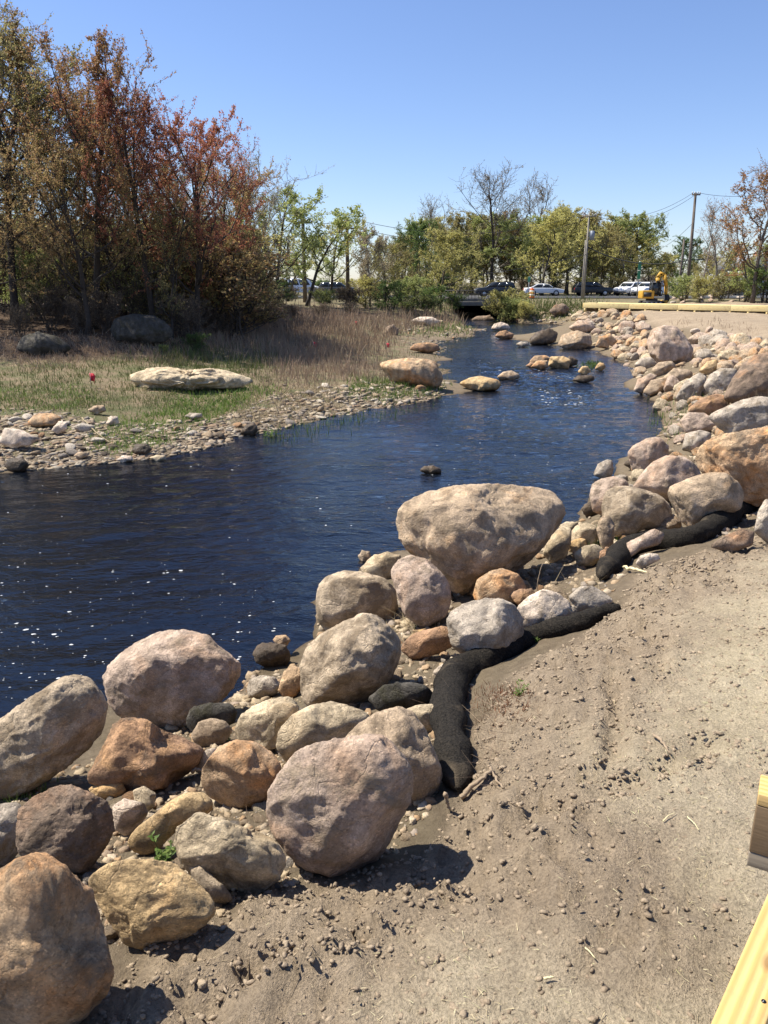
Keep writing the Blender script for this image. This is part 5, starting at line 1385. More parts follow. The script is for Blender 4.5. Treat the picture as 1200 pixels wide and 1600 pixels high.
# more of the far wood
ORDW = ['first', 'second', 'third', 'fourth', 'fifth', 'sixth', 'seventh', 'eighth', 'ninth', 'tenth', 'eleventh', 'twelfth', 'thirteenth', 'fourteenth', 'fifteenth', 'sixteenth', 'seventeenth', 'eighteenth', 'nineteenth', 'twentieth']
for j in range(20):
    px = 618 + j * 22 + (j * 7) % 9
    top = [372, 360, 350, 345, 352, 340, 348, 342, 352, 338, 344, 336, 342, 338, 350, 346, 352, 372, 392, 405][j]
    lm = ['olive', 'yellow', 'spring', 'yellow', 'spring', 'olive', 'yellow', 'spring'][j % 8]
    tree(['round', 'tall', 'willow', 'round', 'tall'][j % 5], px, 106 + (j * 5) % 16, top, lm, '%s tree of the far wood beyond the road, %s from the left' % ({'olive': 'olive', 'yellow': 'yellowish', 'spring': 'light green', 'bud': 'pale budding'}[lm], ORDW[j]), 'tree', 'tree', [M_BARK, M_BARK_P, M_BARK_D][j % 3], 'far wood beyond the road', None, 1.35)
# scrub behind the road
for j in range(17):
    px = 400 + j * 47
    tree(['shrub_a', 'thicket', 'shrub_b'][j % 3], px, 104 + (j * 5) % 5, 428 + (j * 11) % 13, ['olive', 'brown', 'green', 'yellow'][j % 4], '%s scrub bush behind the road, %s from the left' % (['olive', 'brown', 'green', 'yellowish'][j % 4], ['first', 'second', 'third', 'fourth', 'fifth', 'sixth', 'seventh', 'eighth', 'ninth', 'tenth', 'eleventh', 'twelfth', 'thirteenth', 'fourteenth', 'fifteenth', 'sixteenth', 'seventeenth'][j]), 'bush', 'bush', M_BARK_D, 'scrub behind the road', None, 1.8)
# bushes by the road and the culvert
for kd, px, Y, top, lm, lb, sx in [
 ('shrub_a', 640, 62, 432, 'spring', 'bright green bush left of the culvert', 1.5), ('shrub_a', 612, 60, 440, 'green', 'green bush at the right end of the dead reeds', 1.5),
 ('shrub_b', 668, 63, 446, 'green', 'dark green bush between the green bush and the culvert', 1.4), ('shrub_b', 712, 67, 458, 'green', 'dark bush hanging over the left side of the culvert mouth', 1.2),
 ('shrub_b', 792, 68, 452, 'yellow', 'yellow-green bush on the right side of the culvert mouth', 1.5), ('shrub_b', 808, 66, 464, 'spring', 'low green bush below the orange barrel', 1.4), ('shrub_b', 825, 64, 470, 'yellow', 'low yellowish bush on the far bank right of the culvert', 1.3),
 ('shrub_a', 440, 58, 440, 'green', 'green bush below the leaning tree', 1.5), ('shrub_b', 505, 60, 452, 'spring', 'light green bush below the white van', 1.4), ('shrub_a', 570, 63, 432, 'yellow', 'yellowish bush below the pale budding tree', 1.3), ('shrub_b', 548, 61, 448, 'brown', 'brown bush at the foot of the crossarm pole', 1.3),
 ('shrub_a', 1068, 62, 430, 'spring', 'light green bush left of the tall utility pole', 1.4), ('shrub_a', 1100, 60, 432, 'yellow', 'yellowish bush right of the tall utility pole', 1.4), ('shrub_a', 1128, 62, 428, 'olive', 'olive bush between the right trees', 1.4), ('shrub_a', 1165, 60, 420, 'spring', 'green bush below the tall red-brown tree', 1.6), ('shrub_a', 1200, 58, 415, 'green', 'green bush at the right edge behind the boardwalk', 1.6),
 ('thicket', 455, 72, 444, 'brown', 'brown brush below the white van', 2.0), ('thicket', 495, 74, 446, 'olive', 'olive brush left of the crossarm pole', 2.0), ('thicket', 530, 72, 448, 'brown', 'brown brush hiding the dark car by the crossarm pole', 2.0), ('shrub_a', 585, 74, 440, 'olive', 'olive brush right of the crossarm pole', 1.8), ('thicket', 415, 70, 440, 'olive', 'olive brush at the foot of the leaning tree', 2.0),
 ('thicket', 158, 30.2, 448, 'brown', 'brown brush just left of the big dark boulder', 1.3), ('thicket', 120, 29.6, 462, 'brown', 'brown brush between the two shaded boulders', 1.3), ('thicket', 292, 30.6, 455, 'brown', 'brown brush just right of the big dark boulder', 1.4), ('thicket', 225, 32.5, 440, 'olive', 'olive brush right behind the big dark boulder', 1.4), ('thicket', 20, 29.0, 470, 'brown', 'brown brush left of the low mossy boulder', 1.3),
 ('thicket', 340, 33, 478, 'brown', 'low brown bramble at the left end of the dead reeds', 1.9), ('thicket', 372, 36, 474, 'brown', 'low brown bramble in the left part of the dead reeds', 1.9), ('thicket', 410, 39, 476, 'brown', 'low dark bramble in the middle of the dead reeds', 1.9), ('thicket', 455, 43, 474, 'brown', 'low brown bramble behind the reddish dead stalks', 1.9), ('thicket', 500, 48, 472, 'brown', 'low brown bramble in the right part of the dead reeds', 1.9), ('thicket', 545, 54, 472, 'brown', 'low brown bramble near the right end of the dead reeds', 1.8), ('shrub_b', 300, 28.5, 520, 'green', 'low green bush behind the long pale outcrop', 1.5), ('shrub_b', 248, 27.5, 538, 'spring', 'low light green bush above the long pale outcrop', 1.4),
 ('thicket', 385, 44, 430, 'brown', 'brown thicket left of the dead reeds', 1.6), ('thicket', 350, 38, 440, 'brown', 'bare brown thicket right of the big dark boulder', 1.5), ('thicket', 420, 50, 440, 'olive', 'olive thicket behind the dead reeds', 1.6), ('thicket', 310, 36, 430, 'brown', 'brown thicket behind the big dark boulder', 1.5)]:
    tree(kd, px, Y, top, lm, lb, 'bush', 'bush', M_BARK if kd == 'thicket' else M_BARK_D, 'bushes along the banks and the road', None, sx)

# dead reeds and grass
M_REED = leaf_mat('dead_reeds', [(0.31,0.225,0.155), (0.24,0.165,0.115), (0.38,0.295,0.20), (0.21,0.14,0.10)], 0.2, 0.9)
M_DRY = leaf_mat('dry_grass', [(0.40,0.32,0.19), (0.33,0.26,0.155), (0.46,0.38,0.24), (0.28,0.21,0.125)], 0.25, 0.9)
M_GRASS = leaf_mat('fresh_grass', [(0.11,0.19,0.035), (0.085,0.15,0.03), (0.16,0.23,0.05), (0.20,0.22,0.07)], 0.35)
M_GRASSD = leaf_mat('meadow_grass', [(0.075,0.11,0.03), (0.13,0.15,0.05), (0.10,0.125,0.035), (0.20,0.175,0.08)], 0.3)
def patch(name, poly, n, hpx, wpx, mat, label, cat, seed, tilt=1.35, tsd=0.2, bend=0.25, water=False):
    G, t, r = px_field(poly, n, seed, 0.0, min(22.0, hpx[1] * 1.0))
    if water: G[:, 2] = np.maximum(G[:, 2], -0.02)
    L_ = r.uniform(hpx[0], hpx[1], len(G)) * t / FPX
    keep = G[:, 2] > -0.06
    if not water and n >= 900: keep &= r.random(len(G)) < 0.40 + 0.60 * sstep(-0.25, 0.25, perlin(xy0(G[:, 0], G[:, 1]) * (14.0 / np.median(t) + 0.35), seed % 50))
    G, t, L_ = G[keep], t[keep], L_[keep]
    return fibres(name, G[:, 0], G[:, 1], G[:, 2] - 0.02, L_, np.full(len(G), 1.0) * wpx * t / FPX, np.clip(r.normal(tilt, tsd, len(G)), 0.2, 1.57), mat, label, cat, seed, bend)
patch('dead_reeds', [(300,545),(330,500),(440,492),(560,496),(640,500),(720,497),(735,502),(690,512),(610,520),(600,545),(480,560),(380,560)], 15000, (6, 24), 1.0, M_REED, 'mass of brown dead reeds on the left bank below the far trees', 'reeds', 101)
patch('dead_reeds', [(420,585),(440,550),(590,545),(600,570),(595,592),(500,600),(430,605)], 5200, (7, 22), 1.0, M_REED, 'patch of reddish dead stalks left of the rusty orange block', 'reeds', 102)
patch('shore_weeds', [(560,600),(600,560),(690,545),(700,525),(740,520),(700,560),(705,600),(640,610)], 900, (3, 9), 1.1, M_GRASSD, 'sparse weeds on the spit around the rusty orange block', 'weeds', 134, 1.1, 0.4)
patch('leaf_litter_stalks', [(-10,560),(-10,520),(200,530),(330,540),(300,570),(160,560),(60,580)], 9000, (3, 14), 1.0, M_REED, 'dark dead stalks at the foot of the left wood', 'dead stalks', 103, 1.0, 0.4)
patch('meadow_grass', [(-10,640),(-10,575),(150,565),(300,560),(420,570),(430,600),(300,612),(240,640),(120,640)], 9000, (3, 11), 1.1, M_GRASSD, 'green grass covering the middle of the left bank', 'grass', 104)
patch('dry_thatch', [(-10,640),(-10,600),(180,600),(420,600),(560,600),(430,640),(250,655),(100,650)], 6000, (3, 10), 1.2, M_DRY, 'straw-coloured dead thatch mixed into the grass of the left bank', 'grass', 131, 0.6, 0.4, 0.6)
patch('fresh_grass', [(-10,640),(-10,610),(120,605),(160,630),(100,650)], 2200, (4, 10), 1.5, M_GRASS, 'bright green grass at the left edge of the left bank', 'grass', 132, 1.1, 0.4)
patch('fresh_grass', [(240,640),(280,606),(400,604),(380,640),(290,668)], 2600, (3, 10), 1.5, M_GRASS, 'bright green growth in front of the long pale outcrop', 'grass', 133, 1.0, 0.4)
patch('tall_grass', [(230,575),(260,545),(420,550),(440,575),(390,580)], 1500, (8, 20), 1.2, M_GRASSD, 'tall green grass behind the long pale outcrop', 'grass', 105)
patch('fresh_grass', [(140,700),(150,672),(250,640),(300,610),(420,600),(440,612),(330,655),(250,700),(190,712)], 5600, (4, 12), 1.5, M_GRASS, 'bright green low plants on the gravel of the left shore', 'grass', 106, 1.1, 0.4)
patch('fresh_grass', [(540,620),(560,590),(690,603),(690,615),(600,628)], 2000, (4, 12), 1.4, M_GRASS, 'bright green grass below the rusty orange block', 'grass', 107, 1.2, 0.3)
patch('dry_grass', [(370,655),(390,618),(500,608),(530,630),(470,655),(400,665)], 2200, (6, 16), 1.3, M_DRY, 'clump of straw-coloured dry grass at the point of the left shore', 'grass', 108, 0.8, 0.4, 0.5)
patch('fresh_grass', [(640,520),(700,505),(780,500),(800,503),(740,516),(690,528)], 1500, (3, 7), 1.2, M_GRASS, 'green grass on the far left shore near the culvert', 'grass', 109)
patch('meadow_grass', [(780,492),(850,470),(905,476),(940,488),(890,495),(820,500)], 2200, (3, 8), 1.2, M_GRASSD, 'thin grass on the far bank right of the culvert', 'grass', 110)
patch('verge_grass', [(560,470),(900,466),(960,468),(900,480),(780,488),(620,490)], 2600, (3, 9), 1.2, M_GRASSD, 'rough grass on the road verge at the far bank', 'grass', 111)
patch('dry_grass', [(1090,640),(1210,610),(1210,640),(1120,660)], 420, (14, 34), 1.1, M_DRY, 'dry stalks leaning before the big dark boulder on the right', 'dead stalks', 112, 1.1, 0.35)
patch('dry_grass', [(1040,505),(1100,510),(1170,525),(1190,512),(1100,498)], 140, (3, 9), 0.8, M_REED, 'thin dead weeds on the far dirt below the boardwalk', 'dead stalks', 113)
patch('fresh_grass', [(1035,640),(1075,628),(1080,660),(1050,690),(1040,670)], 200, (6, 20), 1.2, M_GRASS, 'green reeds in the inlet on the right shore', 'reeds', 114, water=True)
patch('fresh_grass', [(920,578),(930,575),(935,582),(925,588),(912,588)], 300, (3, 7), 1.6, M_GRASS, 'bright green grass clump in midstream', 'grass', 115, 1.0, 0.4, water=True)
patch('fresh_grass', [(905,848),(920,835),(950,838),(965,850),(960,866),(920,862)], 420, (8, 20), 1.5, M_GRASS, 'bright green grass tuft by the cream stones near the far sock', 'grass', 116, 1.25, 0.25)
patch('fresh_grass', [(22,1250),(36,1228),(60,1232),(62,1246),(40,1252)], 170, (14, 30), 1.8, M_GRASS, 'small green grass tuft below the long slanting boulder', 'grass', 117, 1.25, 0.25)
patch('dry_grass', [(835,960),(850,915),(900,905),(945,940),(900,975)], 160, (16, 55), 1.1, M_DRY, 'dry grass stems around the pale greenish-grey rock', 'dead stalks', 118, 0.8, 0.45, 0.6)
patch('dry_grass', [(590,990),(640,955),(690,980),(660,1000)], 110, (20, 50), 1.0, M_DRY, 'dry grass stems below the brownish egg-shaped boulder', 'dead stalks', 119, 0.7, 0.4, 0.6)
patch('dead_roots', [(715,1230),(735,1090),(790,1090),(800,1140),(770,1220)], 260, (18, 60), 1.0, M_REED, 'dead roots and twigs in the shade right of the near sock', 'dead stalks', 120, 0.35, 0.4, 0.8)
patch('dead_roots', [(345,1290),(440,1250),(470,1390),(380,1420),(330,1400)], 200, (12, 44), 0.9, M_REED, 'dead roots and stems around the cream angular boulder', 'dead stalks', 121, 0.7, 0.5, 0.7)
patch('red_weed', [(745,1110),(765,1080),(810,1075),(820,1105),(795,1130)], 650, (6, 20), 1.6, leaf_mat('red_weed', [(0.21,0.075,0.035), (0.16,0.06,0.03), (0.26,0.12,0.05)], 0.2), 'clump of reddish-brown dead weed beside the near sock', 'weed', 122, 1.0, 0.45)
patch('water_weed', [(400,700),(430,668),(560,650),(640,645),(660,652),(560,670),(440,715)], 260, (6, 18), 1.2, M_GRASS, 'green shoots standing in the shallows of the left shore', 'weeds', 123, 1.45, 0.1, water=True)

def sprig(px, py, hpx, label, n=6, mat=None, dz=0.02, name='weed'):
    g = hit(px, py); t = g[1] / ray(px, py)[1]; Hh = hpx * t / FPX
    r = np.random.default_rng(int(px * 7 + py))
    o = empty(name, tuple(g), label, 'weed', 'green weeds among the boulders')
    st = MB(); V, F, c = [], [], 0
    for k in range(n):
        d = np.array([r.normal() * 0.35, r.normal() * 0.35, 1.0]); L_ = Hh * r.uniform(0.55, 1.0)
        P = [np.array([r.normal() * 0.01, r.normal() * 0.01, -0.01])]
        for i in range(4): d = norm(d + r.normal(size=3) * 0.12); P.append(P[-1] + d * L_ / 4)
        P = np.array(P); st.tube(P, np.linspace(0.002, 0.001, 5) * max(1.0, Hh * 5), 4)
        for i in range(16):
            u = 0.3 + 3.7 * r.random(); j = min(int(u), 3); p = P[j] + (P[j+1] - P[j]) * (u - j)
            az = r.uniform(0, 6.28); w = norm(np.array([math.cos(az), math.sin(az), r.uniform(0.1, 0.9)])); s_ = norm(np.cross(w, [0, 0, 1])); l = Hh * r.uniform(0.10, 0.22)
            up_ = np.cross(s_, w)
            V += [p, p + w * l * 0.5 + s_ * l * 0.2, p + w * l - up_ * l * 0.12, p + w * l * 0.5 - s_ * l * 0.2]; F.append([c, c+1, c+2, c+3]); c += 4
    st.build('stem', M_GRASS, o, True)
    link('leaves', mesh_from('leaves', np.array(V), np.array(F), False), mat or M_GRASS, o)
sprig(252, 1345, 60, 'leafy green weed in front of the elongated yellow-tan rock', 9)
sprig(368, 1250, 42, 'small green weed at the foot of the pinkish-orange rock', 4)
sprig(352, 1160, 26, 'tiny green weed beside the tan rounded rock', 4)
sprig(783, 950, 46, 'slender green weed in front of the rusty orange rock', 3)
sprig(334, 1412, 26, 'small green weed at the dirt edge below the cream angular boulder', 4)
sprig(808, 1092, 40, 'green weed sprouting behind the near sock', 4)
sprig(840, 1006, 20, 'tiny green weed on the dirt above the near sock', 3)
sprig(912, 945, 24, 'tiny green weed on the pale greenish-grey rock', 3)
sprig(422, 690, 30, 'leafy green weed at the waterline of the left shore point', 6)
sprig(650, 985, 20, 'small green weed beside the small yellow stone', 4)
sprig(935, 880, 26, 'small green weed below the rusty stone near the far sock', 4)

# sticks and slivers
M_STICK = plain('dry_stick', (0.30,0.225,0.15), 0.9, vary=0.3, scale=30, bmp=0.004)
M_SLIVER = plain('fresh_sliver', (0.62,0.54,0.31), 0.8, vary=0.1)
def stick(pts, rad, label, mat, name='stick', dz=0.012):
    P = [hit(a, b, dz + e) for (a, b, e) in pts]
    C_ = catmull(P, 6); o0 = C_[0].copy()
    rr = np.linspace(rad, rad * 0.55, len(C_))
    n_ = rng.normal(size=C_.shape) * rad * 0.25
    V, F = tube(C_ - o0 + n_, rr, 7)
    V = V + rng.normal(size=V.shape) * rad * 0.08
    tag(link(name, mesh_from(name, V, F), mat, None, tuple(o0)), label, 'stick')
stick([(1022,1148,0.0),(1035,1158,0.02),(1048,1178,0.0)], 0.008, 'curved brown stick lying on the dirt path', M_STICK)
stick([(897,1466,0),(912,1478,0.004),(930,1497,0)], 0.0032, 'pale yellow sliver of wood on the dirt path', M_SLIVER, 'sliver')
stick([(850,1529,0),(866,1526,0.002)], 0.004, 'tiny pale wood chip at the bottom of the dirt path', M_SLIVER, 'sliver')
stick([(1036,1283,0),(1045,1274,0.004),(1055,1270,0)], 0.0022, 'thin pale straw on the dirt path left of the timber end', M_SLIVER, 'straw')
stick([(1074,1276,0),(1086,1288,0.004),(1092,1297,0.0)], 0.0024, 'thin pale bent straw on the dirt path near the timber end', M_SLIVER, 'straw')
stick([(720,1245,0.0),(745,1222,0.04),(768,1205,0.05)], 0.013, 'broken brown branch at the lower end of the near sock', M_STICK)
stick([(764,1195,0.06),(772,1212,0.03),(786,1232,0.0)], 0.009, 'splintered stake of wood beside the broken branch', M_STICK)
stick([(695,1238,0.10),(698,1252,0.05),(704,1266,0.0)], 0.010, 'short upright splinter left of the broken branch', M_STICK)
stick([(975,886,0.03),(995,890,0.03),(1012,895,0.0)], 0.014, 'pale stick lying under the far sock', M_SLIVER)
stick([(300,1206,0.05),(312,1202,0.06),(330,1209,0.03)], 0.010, 'grey stick between the wedge rock and the pinkish-orange rock', M_STICK)
stick([(838,935,0.05),(842,900,0.25),(848,880,0.35)], 0.005, 'thin dead stem standing in front of the huge boulder', M_STICK)
stick([(128,653,0.05),(150,675,0.05),(172,692,0.02)], 0.018, 'pale bent cane lying on the left shore', M_DRY)
M_ROCKW = RM['white']
B([(993,880),(1000,868),(1015,864),(1028,866),(1032,874),(1015,882),(1003,888)], 'white', 'white stone lying just below the far sock', 301, 4, 0.8, 6, 0.5)
B([(955,880),(972,852),(1000,838),(1020,826),(1038,838),(1030,850),(1000,860),(975,876)], 'pink', 'pinkish pointed slab showing above the far sock', 302, 4, 0.7, 8, 0.7, back=1.6)
B([(1108,853),(1130,838),(1160,826),(1180,832),(1175,852),(1140,864)], 'dark', 'brown stone on the dirt below the far sock', 303, 4, 0.8, 6, 0.5)
B([(1178,830),(1184,800),(1195,780),(1215,778),(1225,830),(1200,848)], 'grey', 'grey-brown boulder at the right edge in front of the far sock', 304, 5, 0.8, 7, 0.6)

# every loose stone is named after the hand-placed stone it lies next to
NOUN = ('boulder', 'rock', 'stone', 'slab', 'block', 'outcrop')
short = {}
for (l, cx, cy, rp) in HAND:
    w = l.split(); k = next((i for i, a in enumerate(w) if a in NOUN), None)
    if k is None: continue
    short.setdefault(' '.join(w[:k+1]), []).append((cx, cy, rp))
ANCH = [(n, *v[0]) for n, v in short.items() if len(v) == 1 and len(n.split()) <= 6]
buckets = {}
for (o, x, y, colour) in LOOSE:
    best = min(ANCH, key=lambda a: math.hypot(a[1] - x, (a[2] - y) * 1.3) - a[3] * 0.7)
    dx, dy = x - best[1], (y - best[2]) * 1.3
    side = ('right of' if dx > 0 else 'left of') if abs(dx) > abs(dy) else ('in front of' if dy > 0 else 'behind')
    buckets.setdefault((colour, o['category'], side, best[0]), []).append((math.hypot(dx, dy), o))
ORD = ['nearest', 'second nearest', 'third nearest', 'fourth nearest', 'fifth nearest', 'sixth nearest', 'seventh nearest', 'eighth nearest', 'ninth nearest', 'tenth nearest', 'eleventh nearest', 'twelfth nearest']
for (colour, c, side, anchor), L_ in buckets.items():
    L_.sort(key=lambda a: a[0])
    for i, (d, o) in enumerate(L_):
        o['label'] = ('%s ' % ORD[min(i, 11)] if len(L_) > 1 else 'loose ') + '%s %s %s the %s' % (colour, c, side, anchor)

# ------------------------------------------------------------------ road, bridge, poles, vehicles
M_ASPH = plain('asphalt', (0.06,0.06,0.062), 0.9, vary=0.2, scale=3)
M_CONC = plain('concrete_stained', (0.20,0.19,0.17), 0.9, vary=0.3, scale=1.5, bmp=0.01)
M_LINE = plain('road_paint', (0.75,0.73,0.66), 0.7)
M_METAL = plain('galvanised', (0.36,0.37,0.38), 0.5, 0.6)
M_POLE = plain('pole_wood', (0.13,0.105,0.085), 0.95, vary=0.3, scale=4)
M_POLEP = plain('pole_wood_pale', (0.26,0.235,0.20), 0.95, vary=0.25, scale=4)
M_WIRE = plain('wire_black', (0.02,0.02,0.02), 0.6)
def road():
    mb = MB(); mb.box((0, 93, ROAD_Z - 0.02), (360, 14.0, 0.12))
    o = tag(mb.build('road', M_ASPH), kind='structure')
    for y in (86.4, 99.6):
        MB().box((0, y, ROAD_Z + 0.044), (320, 0.12, 0.004)).build('road_marking', M_LINE, o)
    k0 = None
    for x in range(-60, 80, 6):
        if k0 is None: k = MB().box((0, 93, ROAD_Z + 0.044), (2.4, 0.12, 0.004)).build('road_marking', M_LINE, o); k0 = k.data; k.location.x = x
        else: link('road_marking', k0, None, o, (x, 0, 0))
road()
def bridge():
    o = empty('culvert_bridge', (CULV, 73, 0), 'low concrete culvert bridge with a dark opening under the road', 'bridge')
    z = ROAD_Z
    MB().box((-3.0, 10, 0.42), (1.4, 22, 2.0)).build('abutment', M_CONC, o)
    MB().box((3.0, 10, 0.42), (1.4, 22, 2.0)).build('abutment', M_CONC, o)
    MB().box((0, 6.0, z - 0.22), (7.6, 14.0, 0.36), bev=0.02).build('deck_slab', M_CONC, o)
    MB().box((0, 16.0, 0.4), (5.0, 0.3, 2.0)).build('shade_backing', plain('culvert_shade_dark', (0.04,0.038,0.035), 0.95), o)  # near-black sheet added across the passage, standing in for the shade inside
    p = MB().box((0, -0.72, z + 0.10), (7.6, 0.24, 0.26), bev=0.015).build('parapet', M_CONC, o)
    rail = MB()
    rail.box((0, -0.70, z + 0.92), (7.6, 0.07, 0.09))
    rail.build('rail', M_WIRE, o)
    MB().box((0, -0.70, z + 0.58), (7.6, 0.05, 0.06)).build('rail', M_WIRE, o)
    me = None
    for k in range(26):
        x = -3.75 + k * 0.3
        if me is None: b = MB().box((0, -0.70, z + 0.55), (0.035, 0.035, 0.7)).build('baluster', M_WIRE, o); me = b.data; b.location.x = x
        else: link('baluster', me, None, o, (x, 0, 0))
bridge()
def pole(px, Y, top, rad, label, mat, arms=(), trans=False, lean=0.0, base=None):
    p = at_y(px, top, Y); z0 = h1(p[0], Y) - 0.3
    x0 = p[0] - lean
    o = empty('utility_pole', (x0, Y, z0), label, 'utility pole', 'wooden utility poles along the road')
    Hh = p[2] - z0
    MB().tube([(0, 0, 0), (lean * 0.5, 0, Hh * 0.5), (lean, 0, Hh)], [rad * 1.15, rad, rad * 0.8], 10).build('pole_shaft', mat, o, True)
    for (dz, w) in arms:
        a = MB().box((lean, -rad * 1.2, Hh - dz), (w, 0.1, 0.12)).build('crossarm', mat, o)
        for sx in (-0.46, -0.2, 0.2, 0.46):
            MB().tube([(lean + sx * w, -rad * 1.2, Hh - dz + 0.06), (lean + sx * w, -rad * 1.2, Hh - dz + 0.26)], [0.06, 0.045], 8).build('insulator', M_METAL, a)
    if trans:
        MB().tube([(lean + 0.42, 0, Hh - 2.6), (lean + 0.42, 0, Hh - 1.7)], [0.26, 0.26], 12).build('transformer', plain('transformer_grey', (0.22,0.25,0.30), 0.5), o, True)
    return np.array([p[0], Y, p[2]])
pA = pole(473, 66, 338, 0.16, 'utility pole half hidden by the sparse green tree at the left', M_POLE, ((0.5, 1.6),))
pB = pole(542, 68, 342, 0.16, 'dark utility pole with a wide crossarm left of the pale budding tree', M_POLE, ((0.25, 0.9), (0.75, 1.7)))
pC = pole(921, 84, 333, 0.11, 'tall pale utility pole carrying a transformer above the dark car', M_POLEP, ((0.3, 1.4),), True)
pD = pole(915, 82, 375, 0.07, 'shorter pale pole standing just left of the transformer pole', M_POLEP)
pE = pole(1087, 80, 301, 0.15, 'tallest utility pole standing alone against the sky on the right', M_POLE, ((0.2, 0.8),), lean=-0.25)
pF = pole(1069, 102, 374, 0.14, 'short dark utility pole left of the tallest pole', M_POLE)
pG = pole(1114, 70, 365, 0.07, 'thin leaning pole among the trees right of the tallest pole', M_POLEP, lean=0.6)
def wire(a, b, sag, label, rad=0.018, mat=None):
    a = np.array(a, float); b = np.array(b, float); u = np.linspace(0, 1, 28)
    P = a[None] * (1 - u)[:, None] + b[None] * u[:, None]; P[:, 2] -= sag * 4 * u * (1 - u)
    c = P[14].copy()
    V, F = tube(P - c, np.full(28, rad), 4)
    tag(link('power_line', mesh_from('power_line', V, F), mat or M_WIRE, None, tuple(c)), label, 'power line', 'overhead lines along the road')
farL = pA + np.array([-30, 6, 2.0]); R1 = np.array([44, 76, 15.5])
wire(pA + [0.3, 0, -0.2], pB + [-0.3, 0, 0.0], 0.35, 'upper overhead line between the two left utility poles')
wire(pA + [0.3, 0, -0.9], pB + [-0.5, 0, -0.6], 0.5, 'lower overhead line between the two left utility poles')
wire(pB + [0.2, 0, 0.05], pC + [-0.3, 0, 0.1], 1.6, 'topmost overhead line from the crossarm pole to the transformer pole')
wire(pB + [0.7, 0, -0.7], pC + [-0.5, 0, -0.6], 1.6, 'second overhead line from the crossarm pole to the transformer pole')
wire(pB + [0.1, 0, -5.0], pC + [0, 0, -4.0], 0.7, 'thick low cable crossing the trees above the culvert', 0.03)
wire(pC + [0.3, 0, 0.1], pE + [-0.2, 0, 0.0], 1.2, 'upper line rising from the transformer pole to the tallest pole')
wire(pC + [0.5, 0, -0.2], pE + [-0.1, 0, -0.25], 1.3, 'second line rising from the transformer pole to the tallest pole')
wire(pC + [0.1, 0, -3.3], pE + [0, 0, -6.2], 0.9, 'thick black cable drooping between the transformer pole and the tallest pole', 0.05)
wire(pE + [0, 0, -2.8], pC + [9, 8, -3.6], 0.5, 'thin middle line left of the tallest pole')
wire(pE + [0.2, 0, 0.0], R1 + [0, 0, -1.0], 1.6, 'upper line running right from the tallest pole into the red-brown tree')
wire(pE + [0, 0, -6.2], R1 + [0, 0, -7.5], 0.6, 'thick black cable running right from the tallest pole', 0.05)
wire(farL, pA + [-0.3, 0, -0.2], 1.0, 'overhead line running left behind the wood')

